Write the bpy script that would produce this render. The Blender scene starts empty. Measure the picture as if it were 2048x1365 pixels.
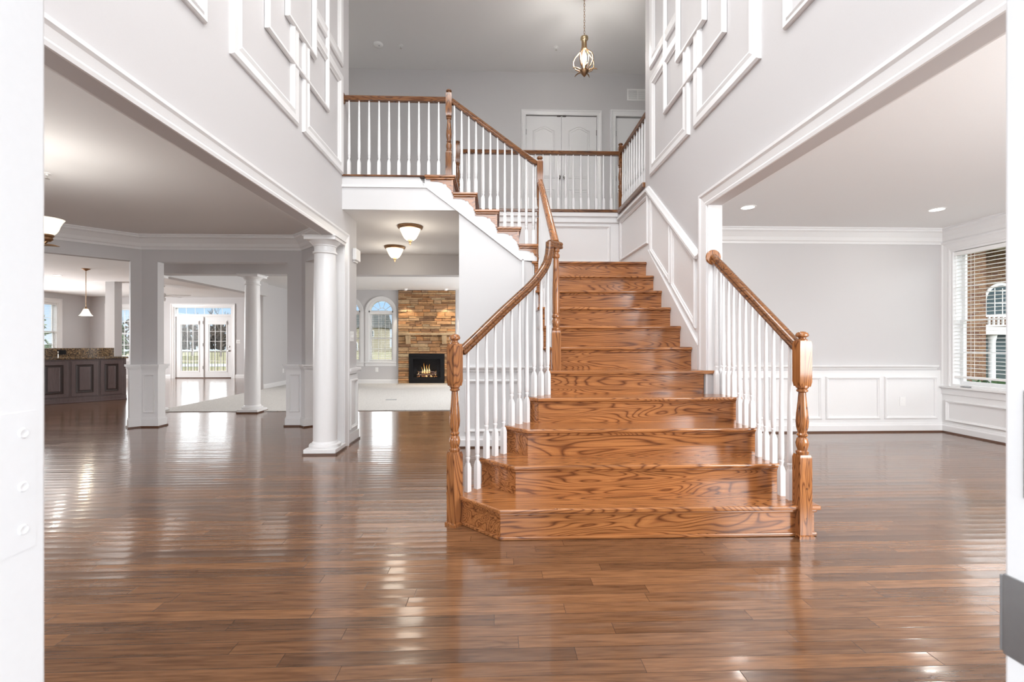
import bpy, bmesh, math, random
from mathutils import Vector, Matrix
S = bpy.context.scene
COL = S.collection
random.seed(7)

# ------------------------------------------------------------------ camera
cam = bpy.data.cameras.new('camera'); co = bpy.data.objects.new('camera', cam); COL.objects.link(co)
cam.sensor_width = 36.0; cam.lens = 910.0 / 2048.0 * 36.0
cam.shift_y = 2.5 / 2048.0
cam.clip_start = 0.02; cam.clip_end = 400
co.location = (0, 0, 1.18)
co.rotation_euler = (math.radians(90), 0, -math.atan(31 / 910.0))
cam.dof.use_dof = True; cam.dof.focus_distance = 4.5; cam.dof.aperture_fstop = 9.0
S.camera = co

# ------------------------------------------------------------------ colour management
S.view_settings.view_transform = 'Standard'; S.view_settings.look = 'None'
S.view_settings.gamma = 1.0; S.view_settings.exposure = 0.1
S.view_settings.use_curve_mapping = False
S.cycles.max_bounces = 10; S.cycles.diffuse_bounces = 7; S.cycles.glossy_bounces = 4
S.cycles.transparent_max_bounces = 16; S.cycles.transmission_bounces = 6
S.cycles.sample_clamp_indirect = 6.0; S.cycles.caustics_reflective = False; S.cycles.caustics_refractive = False

# ------------------------------------------------------------------ sky
wd = bpy.data.worlds.new('sky'); S.world = wd; wd.use_nodes = True
nt = wd.node_tree; nt.nodes.clear()
tc = nt.nodes.new('ShaderNodeTexCoord'); sp = nt.nodes.new('ShaderNodeSeparateXYZ')
rmp = nt.nodes.new('ShaderNodeValToRGB'); bg = nt.nodes.new('ShaderNodeBackground'); out = nt.nodes.new('ShaderNodeOutputWorld')
nt.links.new(tc.outputs['Generated'], sp.inputs[0]); nt.links.new(sp.outputs['Z'], rmp.inputs[0])
nt.links.new(rmp.outputs[0], bg.inputs[0]); nt.links.new(bg.outputs[0], out.inputs[0])
e = rmp.color_ramp.elements
e[0].position = 0.0; e[0].color = (0.80, 0.90, 1.0, 1)
e[1].position = 0.085; e[1].color = (0.45, 0.70, 1.0, 1)
x = e.new(0.12); x.color = (4.7, 4.8, 5.0, 1)
x = e.new(0.22); x.color = (6.7, 6.8, 7.0, 1)
x = e.new(0.45); x.color = (3.5, 3.6, 3.8, 1)
x = e.new(1.0); x.color = (2.7, 2.8, 3.0, 1)
bg.inputs[1].default_value = 1.0

# ------------------------------------------------------------------ lights: sun, daylight and added fills
def lamp(name, kind, loc, rot, energy, color=(1, 1, 1), size=None, size_y=None, radius=None, portal=False, spread=None):
    l = bpy.data.lights.new(name, kind); l.energy = energy; l.color = color
    o = bpy.data.objects.new(name, l); COL.objects.link(o); o.location = loc; o.rotation_euler = rot
    if kind == 'AREA':
        l.shape = 'RECTANGLE' if size_y else 'DISK'
        l.size = size
        if size_y: l.size_y = size_y
        if spread: l.spread = spread
        l.cycles.is_portal = portal
    elif kind == 'SUN': l.angle = 0.01
    elif radius: l.shadow_soft_size = radius
    return o
PI = math.pi
sv = Vector((-0.5, 0.866, 1.19)).normalized()
lamp('sun', 'SUN', (0, 30, 30), sv.to_track_quat('Z', 'Y').to_euler(), 1.6, (1, 0.95, 0.87))
# daylight through the front door and the front windows behind the camera (they face into the house, +Y)
FY = (PI / 2, 0, 0)
lamp('daylight_front_door', 'AREA', (0.03, -1.6, 1.3), FY, 1.0, (0.97, 0.98, 1), 0.9, 1.8)
lamp('daylight_foyer_window', 'AREA', (0.0, 0.42, 3.95), FY, 40, (0.98, 0.99, 1), 2.6, 2.6)
lamp('foyer_ceiling_fill', 'AREA', (0.0, 2.9, 5.7), (0, 0, 0), 96, (1, 0.98, 0.96), 1.6, 1.6)  # added overhead fill without a fixture, brightens the foyer side walls
lamp('daylight_dining_window', 'AREA', (-3.6, 0.42, 1.5), FY, 30, (0.98, 0.99, 1), 2.0, 1.7)
lamp('daylight_living_window', 'AREA', (3.8, 0.42, 1.5), FY, 140, (0.98, 0.99, 1), 2.4, 1.8)
lamp('kitchen_side_fill', 'AREA', (-13.1, 11.0, 1.5), (0, -PI / 2, 0), 340, (0.98, 0.99, 1), 1.8, 3.0)  # unseen added fill on a windowless stretch of wall, brightens the kitchen
lamp('family_side_fill', 'AREA', (2.8, 10.4, 1.5), (0, PI / 2, 0), 200, (0.98, 0.99, 1), 1.8, 3.6)  # invented source on the solid right wall, lifts the family room
# portals guide the sky's light in through the back windows (they emit nothing themselves)
BY = (-PI / 2, 0, 0)
lamp('portal_french', 'AREA', (-9.6, 15.2, 1.2), BY, 1, size=1.8, size_y=2.3, portal=True)
lamp('portal_family', 'AREA', (-3.7, 12.96, 1.5), BY, 1, size=2.0, size_y=2.0, portal=True)
lamp('portal_kitchen_back', 'AREA', (-12.0, 15.2, 1.5), BY, 1, size=1.3, size_y=1.8, portal=True)
lamp('portal_kitchen_left', 'AREA', (-13.15, 13.6, 1.5), (0, -PI / 2, 0), 1, size=1.8, size_y=1.4, portal=True)
lamp('portal_living', 'AREA', (5.88, 4.9, 1.5), (0, PI / 2, 0), 1, size=1.8, size_y=1.6, portal=True)

# ------------------------------------------------------------------ materials
MATS = {}
def newmat(name):
    m = bpy.data.materials.new(name); m.use_nodes = True; m.node_tree.nodes.clear()
    MATS[name] = m; return m, m.node_tree
def N(t, typ, **kw):
    n = t.nodes.new(typ)
    for k, v in kw.items():
        if k.startswith('_'): setattr(n, k[1:], v)
        else: n.inputs[k].default_value = v
    return n
def L(t, a, b): t.links.new(a, b)
def math_(t, op, a, b=None, c=None):
    n = t.nodes.new('ShaderNodeMath'); n.operation = op
    for i, v in enumerate((a, b, c)):
        if v is None: continue
        if isinstance(v, (int, float)): n.inputs[i].default_value = v
        else: t.links.new(v, n.inputs[i])
    return n.outputs[0]
def ramp(t, fac, stops):
    r = t.nodes.new('ShaderNodeValToRGB'); el = r.color_ramp.elements
    el[0].position, el[0].color = stops[0][0], (*stops[0][1], 1)
    el[1].position, el[1].color = stops[1][0], (*stops[1][1], 1)
    for p, c in stops[2:]:
        q = el.new(p); q.color = (*c, 1)
    t.links.new(fac, r.inputs[0]); return r.outputs[0]
def finish(t, shader):
    o = t.nodes.new('ShaderNodeOutputMaterial'); t.links.new(shader, o.inputs[0])
def plain(name, col, rough=0.5, metal=0.0, spec=0.5, bump=0.0, bscale=120.0, var=0.03, coat=0.0):
    m, t = newmat(name)
    b = N(t, 'ShaderNodeBsdfPrincipled', Roughness=rough, Metallic=metal)
    b.inputs['Specular IOR Level'].default_value = spec
    b.inputs['Coat Weight'].default_value = coat
    tx = t.nodes.new('ShaderNodeTexCoord')
    nz = N(t, 'ShaderNodeTexNoise', Scale=bscale, Detail=3.0); L(t, tx.outputs['Object'], nz.inputs['Vector'])
    lo = tuple(max(0, c * (1 - var)) for c in col); hi = tuple(c * (1 + var) for c in col)
    L(t, ramp(t, nz.outputs['Fac'], [(0.3, lo), (0.7, hi)]), b.inputs['Base Color'])
    if bump:
        bp = N(t, 'ShaderNodeBump', Strength=bump, Distance=0.002); L(t, nz.outputs['Fac'], bp.inputs['Height']); L(t, bp.outputs[0], b.inputs['Normal'])
    finish(t, b.outputs[0]); return m
def emit(name, col, strength):
    m, t = newmat(name); e_ = N(t, 'ShaderNodeEmission', Strength=strength); e_.inputs[0].default_value = (*col, 1)
    finish(t, e_.outputs[0]); return m

WALL = plain('greige_paint', (0.57, 0.558, 0.56), 0.6, bump=0.08, bscale=260, var=0.012)
CEIL = plain('ceiling_paint', (0.79, 0.785, 0.78), 0.75, bump=0.08, bscale=240, var=0.012)
TRIM = plain('white_trim_paint', (0.78, 0.78, 0.78), 0.32, var=0.008)
WWALL = plain('white_wall_paint', (0.68, 0.68, 0.682), 0.5, bump=0.05, bscale=260, var=0.008)
BRONZE = plain('antique_bronze', (0.36, 0.22, 0.12), 0.32, 0.95, var=0.12, bscale=40)
NICKEL = plain('satin_nickel', (0.62, 0.60, 0.57), 0.28, 0.95)
DARKMETAL = plain('dark_hinge_metal', (0.12, 0.11, 0.10), 0.4, 0.9)
BRASSY = plain('polished_bronze', (0.55, 0.42, 0.25), 0.22, 0.95)
PLASTIC = plain('white_plastic', (0.84, 0.84, 0.83), 0.4)
GREYGAP = plain('grey_louvre', (0.55, 0.55, 0.55), 0.5)
BLACK = plain('black_enamel', (0.008, 0.008, 0.009), 0.5, spec=0.2)
SHOE = plain('dark_shoe_mould', (0.10, 0.045, 0.025), 0.35)
ALU = plain('grey_strike_metal', (0.30, 0.31, 0.32), 0.38, 0.8)

def oak(name, axis, dark=1.0, gloss=0.18):
    m, t = newmat(name)
    tx = t.nodes.new('ShaderNodeTexCoord'); oi = t.nodes.new('ShaderNodeObjectInfo')
    ad = N(t, 'ShaderNodeVectorMath', _operation='MULTIPLY_ADD'); ad.inputs[1].default_value = (1, 1, 1)
    cb = t.nodes.new('ShaderNodeCombineXYZ')
    r1 = math_(t, 'MULTIPLY', oi.outputs['Random'], 17.3); r2 = math_(t, 'MULTIPLY', oi.outputs['Random'], 9.1)
    L(t, r1, cb.inputs[0]); L(t, r2, cb.inputs[1]); L(t, r1, cb.inputs[2])
    L(t, tx.outputs['Object'], ad.inputs[0]); L(t, cb.outputs[0], ad.inputs[2])
    mp = t.nodes.new('ShaderNodeMapping'); L(t, ad.outputs[0], mp.inputs[0])
    sc = [1.0, 1.0, 1.0]; sc['XYZ'.index(axis)] = 0.13
    mp.inputs['Scale'].default_value = sc
    # cathedral figure: contour lines of a stretched noise
    big = N(t, 'ShaderNodeTexNoise', Scale=5.0, Detail=2.0, Roughness=0.5, Distortion=0.5); L(t, mp.outputs[0], big.inputs['Vector'])
    lines = math_(t, 'FRACT', math_(t, 'MULTIPLY', big.outputs['Fac'], 31.0))
    tri = math_(t, 'ABSOLUTE', math_(t, 'SUBTRACT', lines, 0.62))
    fine = N(t, 'ShaderNodeTexNoise', Scale=90.0, Detail=4.0, Roughness=0.6); 
    mp2 = t.nodes.new('ShaderNodeMapping'); L(t, ad.outputs[0], mp2.inputs[0])
    sc2 = [1.0, 1.0, 1.0]; sc2['XYZ'.index(axis)] = 0.03; mp2.inputs['Scale'].default_value = sc2
    L(t, mp2.outputs[0], fine.inputs['Vector'])
    base = ramp(t, tri, [(0.0, (0.13 * dark, 0.045 * dark, 0.016 * dark)), (0.07, (0.21 * dark, 0.076 * dark, 0.026 * dark)),
                         (0.2, (0.37 * dark, 0.15 * dark, 0.05 * dark)), (0.62, (0.415 * dark, 0.174 * dark, 0.06 * dark))])
    fr = ramp(t, fine.outputs['Fac'], [(0.34, (0.5, 0.46, 0.43)), (0.57, (1.12, 1.09, 1.05))])
    mx = N(t, 'ShaderNodeMix', _data_type='RGBA', _blend_type='MULTIPLY'); mx.inputs['Factor'].default_value = 0.65
    L(t, base, mx.inputs[6]); L(t, fr, mx.inputs[7])
    b = N(t, 'ShaderNodeBsdfPrincipled', Roughness=gloss)
    b.inputs['Coat Weight'].default_value = 0.3; b.inputs['Coat Roughness'].default_value = 0.12
    L(t, mx.outputs[2], b.inputs['Base Color'])
    bp = N(t, 'ShaderNodeBump', Strength=0.08, Distance=0.001); L(t, fine.outputs['Fac'], bp.inputs['Height']); L(t, bp.outputs[0], b.inputs['Normal'])
    finish(t, b.outputs[0]); return m
OAKX = oak('oak_grain_across', 'X'); OAKY = oak('oak_grain_along', 'Y'); OAKZ = oak('oak_grain_upright', 'Z', 0.95)
OAKR = oak('oak_handrail', 'X', 0.5); OAKRY = oak('oak_handrail_along', 'Y', 0.6); OAKD = oak('oak_newel_dark', 'Z', 0.6)

def floor_mat():
    m, t = newmat('hardwood_strip_floor')
    W_, LEN = 0.073, 1.1
    tx = t.nodes.new('ShaderNodeTexCoord'); s_ = t.nodes.new('ShaderNodeSeparateXYZ'); L(t, tx.outputs['Object'], s_.inputs[0])
    yy = math_(t, 'DIVIDE', s_.outputs['Y'], W_); row = math_(t, 'FLOOR', yy); fy = math_(t, 'FRACT', yy)
    wn = N(t, 'ShaderNodeTexWhiteNoise', _noise_dimensions='1D'); L(t, row, wn.inputs['W'])
    xx = math_(t, 'ADD', math_(t, 'DIVIDE', s_.outputs['X'], LEN), math_(t, 'MULTIPLY', wn.outputs['Value'], 7.0))
    colm = math_(t, 'FLOOR', xx); fx = math_(t, 'FRACT', xx)
    cb = t.nodes.new('ShaderNodeCombineXYZ'); L(t, row, cb.inputs[0]); L(t, colm, cb.inputs[1])
    w2 = N(t, 'ShaderNodeTexWhiteNoise', _noise_dimensions='2D'); L(t, cb.outputs[0], w2.inputs['Vector'])
    pl = ramp(t, w2.outputs['Value'], [(0.0, (0.135, 0.067, 0.034)), (0.3, (0.170, 0.083, 0.040)), (0.65, (0.205, 0.099, 0.046)), (1.0, (0.26, 0.126, 0.058))])
    # grain
    off = N(t, 'ShaderNodeVectorMath', _operation='MULTIPLY_ADD'); off.inputs[1].default_value = (1, 1, 1)
    sc = N(t, 'ShaderNodeVectorMath', _operation='SCALE'); sc.inputs['Scale'].default_value = 5.0
    L(t, w2.outputs['Color'], sc.inputs[0]); L(t, tx.outputs['Object'], off.inputs[0]); L(t, sc.outputs[0], off.inputs[2])
    mp = t.nodes.new('ShaderNodeMapping'); mp.inputs['Scale'].default_value = (0.07, 1, 1); L(t, off.outputs[0], mp.inputs[0])
    g1 = N(t, 'ShaderNodeTexNoise', Scale=70.0, Detail=4.0, Roughness=0.6); L(t, mp.outputs[0], g1.inputs['Vector'])
    g2 = N(t, 'ShaderNodeTexNoise', Scale=9.0, Detail=2.0, Distortion=0.6); L(t, mp.outputs[0], g2.inputs['Vector'])
    ln = math_(t, 'ABSOLUTE', math_(t, 'SUBTRACT', math_(t, 'FRACT', math_(t, 'MULTIPLY', g2.outputs['Fac'], 9.0)), 0.5))
    gr = ramp(t, g1.outputs['Fac'], [(0.32, (0.5, 0.46, 0.43)), (0.62, (1.15, 1.13, 1.1))])
    gl = ramp(t, ln, [(0.0, (0.72, 0.68, 0.66)), (0.18, (1, 1, 1))])
    m1 = N(t, 'ShaderNodeMix', _data_type='RGBA', _blend_type='MULTIPLY'); m1.inputs['Factor'].default_value = 0.75; L(t, pl, m1.inputs[6]); L(t, gr, m1.inputs[7])
    m2 = N(t, 'ShaderNodeMix', _data_type='RGBA', _blend_type='MULTIPLY'); m2.inputs['Factor'].default_value = 0.8; L(t, m1.outputs[2], m2.inputs[6]); L(t, gl, m2.inputs[7])
    # joints
    ey = math_(t, 'MULTIPLY', math_(t, 'MINIMUM', fy, math_(t, 'SUBTRACT', 1.0, fy)), W_)
    ex = math_(t, 'MULTIPLY', math_(t, 'MINIMUM', fx, math_(t, 'SUBTRACT', 1.0, fx)), LEN)
    ed = math_(t, 'MINIMUM', ey, ex)
    jt = ramp(t, math_(t, 'DIVIDE', ed, 0.0022), [(0.2, (0.35, 0.32, 0.30)), (0.8, (1, 1, 1))])
    m3 = N(t, 'ShaderNodeMix', _data_type='RGBA', _blend_type='MULTIPLY'); m3.inputs['Factor'].default_value = 1.0; L(t, m2.outputs[2], m3.inputs[6]); L(t, jt, m3.inputs[7])
    # board cupping, tiny tilt per board, finish waviness
    cup = math_(t, 'MULTIPLY', math_(t, 'POWER', math_(t, 'SUBTRACT', fy, 0.5), 2.0), 0.0017)
    tilt = math_(t, 'MULTIPLY', math_(t, 'MULTIPLY', math_(t, 'SUBTRACT', w2.outputs['Value'], 0.5), fy), 0.0012)
    wv = N(t, 'ShaderNodeTexNoise', Scale=5.0, Detail=2.0); 
    mpw = t.nodes.new('ShaderNodeMapping'); mpw.inputs['Scale'].default_value = (0.5, 2.2, 1); L(t, tx.outputs['Object'], mpw.inputs[0]); L(t, mpw.outputs[0], wv.inputs['Vector'])
    gv = math_(t, 'MULTIPLY', math_(t, 'MINIMUM', ed, 0.002), 0.08)
    h = math_(t, 'ADD', math_(t, 'ADD', cup, tilt), math_(t, 'ADD', math_(t, 'MULTIPLY', wv.outputs['Fac'], 0.0009), math_(t, 'ADD', gv, math_(t, 'MULTIPLY', g1.outputs['Fac'], 0.00004))))
    bp = N(t, 'ShaderNodeBump', Strength=1.0, Distance=1.0); L(t, h, bp.inputs['Height'])
    b = N(t, 'ShaderNodeBsdfPrincipled', Roughness=0.17)
    b.inputs['Specular IOR Level'].default_value = 0.6
    b.inputs['Coat Weight'].default_value = 0.38; b.inputs['Coat Roughness'].default_value = 0.08
    L(t, m3.outputs[2], b.inputs['Base Color']); L(t, bp.outputs[0], b.inputs['Normal']); L(t, bp.outputs[0], b.inputs['Coat Normal'])
    finish(t, b.outputs[0]); return m
FLOORM = floor_mat()
def noisy(name, stops, scale, rough=0.8, stretch=(1, 1, 1), bump=0.3, bd=0.01, detail=5.0):
    m, t = newmat(name); tx = t.nodes.new('ShaderNodeTexCoord'); mp = t.nodes.new('ShaderNodeMapping'); mp.inputs['Scale'].default_value = stretch
    L(t, tx.outputs['Object'], mp.inputs[0]); nz = N(t, 'ShaderNodeTexNoise', Scale=scale, Detail=detail, Roughness=0.65); L(t, mp.outputs[0], nz.inputs['Vector'])
    b = N(t, 'ShaderNodeBsdfPrincipled', Roughness=rough); L(t, ramp(t, nz.outputs['Fac'], stops), b.inputs['Base Color'])
    bp = N(t, 'ShaderNodeBump', Strength=bump, Distance=bd); L(t, nz.outputs['Fac'], bp.inputs['Height']); L(t, bp.outputs[0], b.inputs['Normal'])
    finish(t, b.outputs[0]); return m
CARPET = noisy('pale_carpet', [(0.35, (0.52, 0.51, 0.49)), (0.65, (0.74, 0.73, 0.71))], 60.0, 0.95, bump=0.6, bd=0.006)
GRANITE = noisy('dark_granite', [(0.36, (0.010, 0.009, 0.008)), (0.47, (0.06, 0.035, 0.018)), (0.55, (0.20, 0.12, 0.05)), (0.68, (0.32, 0.24, 0.14))], 45.0, 0.14, bump=0.0)
CAB = noisy('espresso_cabinet', [(0.3, (0.085, 0.056, 0.054)), (0.7, (0.118, 0.080, 0.076))], 14.0, 0.3, (4, 4, 0.4), bump=0.05, bd=0.001)
CABD = noisy('cabinet_dark_glaze', [(0.3, (0.018, 0.008, 0.006)), (0.7, (0.030, 0.014, 0.011))], 14.0, 0.3, (4, 4, 0.4), bump=0.05, bd=0.001)
GRASS = noisy('winter_grass', [(0.35, (0.075, 0.080, 0.020)), (0.55, (0.12, 0.105, 0.038)), (0.7, (0.17, 0.135, 0.065))], 0.22, 0.95, bump=0.4, bd=0.05)
BARK = noisy('bare_bark', [(0.3, (0.05, 0.038, 0.03)), (0.7, (0.13, 0.10, 0.08))], 8.0, 0.9)
LEAF = noisy('evergreen_leaves', [(0.3, (0.012, 0.035, 0.012)), (0.7, (0.06, 0.13, 0.04))], 6.0, 0.6)
ROAD = noisy('pale_asphalt', [(0.3, (0.20, 0.21, 0.225)), (0.7, (0.26, 0.27, 0.285))], 3.0, 0.9)
WOODS = noisy('far_woods', [(0.3, (0.03, 0.023, 0.018)), (0.7, (0.085, 0.066, 0.052))], 0.8, 0.95, (1, 1, 0.25))
SIDING = noisy('cream_siding', [(0.3, (0.23, 0.20, 0.13)), (0.7, (0.27, 0.24, 0.165))], 2.0, 0.8, (0.2, 0.2, 4))
SHINGLE = noisy('dark_shingle', [(0.3, (0.02, 0.025, 0.024)), (0.7, (0.045, 0.052, 0.05))], 5.0, 0.9)
LOG = noisy('burnt_log', [(0.3, (0.10, 0.06, 0.05)), (0.5, (0.30, 0.20, 0.17)), (0.7, (0.45, 0.36, 0.33))], 22.0, 0.9, bump=0.8, bd=0.01)
def stone_mat():
    m, t = newmat('ledge_stone'); g = t.nodes.new('ShaderNodeNewGeometry'); tx = t.nodes.new('ShaderNodeTexCoord')
    c = ramp(t, g.outputs['Random Per Island'], [(0.0, (0.20, 0.115, 0.065)), (0.2, (0.42, 0.225, 0.10)), (0.4, (0.54, 0.35, 0.18)), (0.58, (0.34, 0.22, 0.135)), (0.75, (0.56, 0.28, 0.115)), (1.0, (0.47, 0.37, 0.23))])
    mp = t.nodes.new('ShaderNodeMapping'); mp.inputs['Scale'].default_value = (1, 1, 2.5); L(t, tx.outputs['Object'], mp.inputs[0])
    nz = N(t, 'ShaderNodeTexNoise', Scale=9.0, Detail=6.0, Roughness=0.65); L(t, mp.outputs[0], nz.inputs['Vector'])
    v = ramp(t, nz.outputs['Fac'], [(0.3, (0.62, 0.58, 0.55)), (0.65, (1.2, 1.15, 1.1))])
    mx = N(t, 'ShaderNodeMix', _data_type='RGBA', _blend_type='MULTIPLY'); mx.inputs['Factor'].default_value = 0.9; L(t, c, mx.inputs[6]); L(t, v, mx.inputs[7])
    b = N(t, 'ShaderNodeBsdfPrincipled', Roughness=0.85); L(t, mx.outputs[2], b.inputs['Base Color'])
    bp = N(t, 'ShaderNodeBump', Strength=0.9, Distance=0.02); L(t, nz.outputs['Fac'], bp.inputs['Height']); L(t, bp.outputs[0], b.inputs['Normal'])
    finish(t, b.outputs[0]); return m
STONE = stone_mat()
MANTEL = noisy('mantel_stone', [(.3, (.36, .24, .13)), (.7, (.58, .42, .25))], 7.0, .85)
CHROME = plain('dark_chrome', (0.34, 0.33, 0.32), 0.15, 1.0)
MORTAR = plain('mortar', (0.10, 0.075, 0.055), 0.95)
def brick_mat():
    m, t = newmat('red_brick'); tx = t.nodes.new('ShaderNodeTexCoord'); s_ = t.nodes.new('ShaderNodeSeparateXYZ'); cb = t.nodes.new('ShaderNodeCombineXYZ')
    L(t, tx.outputs['Object'], s_.inputs[0]); L(t, math_(t, 'ADD', s_.outputs['X'], s_.outputs['Y']), cb.inputs[0]); L(t, s_.outputs['Z'], cb.inputs[1])
    bk = t.nodes.new('ShaderNodeTexBrick'); L(t, cb.outputs[0], bk.inputs['Vector'])
    bk.inputs['Color1'].default_value = (0.10, 0.036, 0.02, 1); bk.inputs['Color2'].default_value = (0.20, 0.095, 0.042, 1); bk.inputs['Mortar'].default_value = (0.26, 0.20, 0.13, 1)
    bk.inputs['Scale'].default_value = 1.0; bk.inputs['Brick Width'].default_value = 0.21; bk.inputs['Row Height'].default_value = 0.075; bk.inputs['Mortar Size'].default_value = 0.007
    b = N(t, 'ShaderNodeBsdfPrincipled', Roughness=0.9); L(t, bk.outputs['Color'], b.inputs['Base Color']); finish(t, b.outputs[0]); return m
BRICK = brick_mat()
def glass_mat(name, tint=(1, 1, 1), refl=0.06):
    m, t = newmat(name); tr = t.nodes.new('ShaderNodeBsdfTransparent'); tr.inputs[0].default_value = (*tint, 1)
    gl = N(t, 'ShaderNodeBsdfGlossy', Roughness=0.02); lw = N(t, 'ShaderNodeLayerWeight', Blend=0.25)
    mx = t.nodes.new('ShaderNodeMixShader'); L(t, math_(t, 'MULTIPLY', lw.outputs['Fresnel'], refl * 4), mx.inputs[0])
    L(t, tr.outputs[0], mx.inputs[1]); L(t, gl.outputs[0], mx.inputs[2]); finish(t, mx.outputs[0]); return m
GLASS = glass_mat('window_glass', (0.97, 0.985, 0.98)); FIREGLASS = glass_mat('firebox_glass', (0.85, 0.85, 0.85), 0.1)
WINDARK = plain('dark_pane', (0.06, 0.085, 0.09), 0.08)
def shade_mat(name, col, strength):
    m, t = newmat(name); d = N(t, 'ShaderNodeBsdfPrincipled', Roughness=0.35); d.inputs['Base Color'].default_value = (0.85, 0.82, 0.74, 1)
    em = N(t, 'ShaderNodeEmission', Strength=strength); em.inputs[0].default_value = (*col, 1)
    a = t.nodes.new('ShaderNodeAddShader'); L(t, d.outputs[0], a.inputs[0]); L(t, em.outputs[0], a.inputs[1]); finish(t, a.outputs[0]); return m
SHADE = shade_mat('lit_frosted_shade', (1.0, 0.90, 0.72), 1.0)
CAN = emit('lit_can_lens', (1.0, 0.97, 0.92), 5.0)
BULB = emit('lit_bulb', (1.0, 0.86, 0.62), 2.6)
def flame_mat():
    m, t = newmat('fire_flame'); tx = t.nodes.new('ShaderNodeTexCoord'); s_ = t.nodes.new('ShaderNodeSeparateXYZ'); L(t, tx.outputs['Generated'], s_.inputs[0])
    c = ramp(t, s_.outputs['Z'], [(0.0, (1.0, 0.55, 0.18)), (0.35, (1.0, 0.80, 0.42)), (0.7, (1.0, 0.55, 0.12)), (1.0, (0.9, 0.25, 0.03))])
    em = N(t, 'ShaderNodeEmission', Strength=1.6); L(t, c, em.inputs[0]); finish(t, em.outputs[0]); return m
FLAME = flame_mat()
EMBER = emit('glowing_ember', (1.0, 0.42, 0.15), 0.7)

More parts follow.
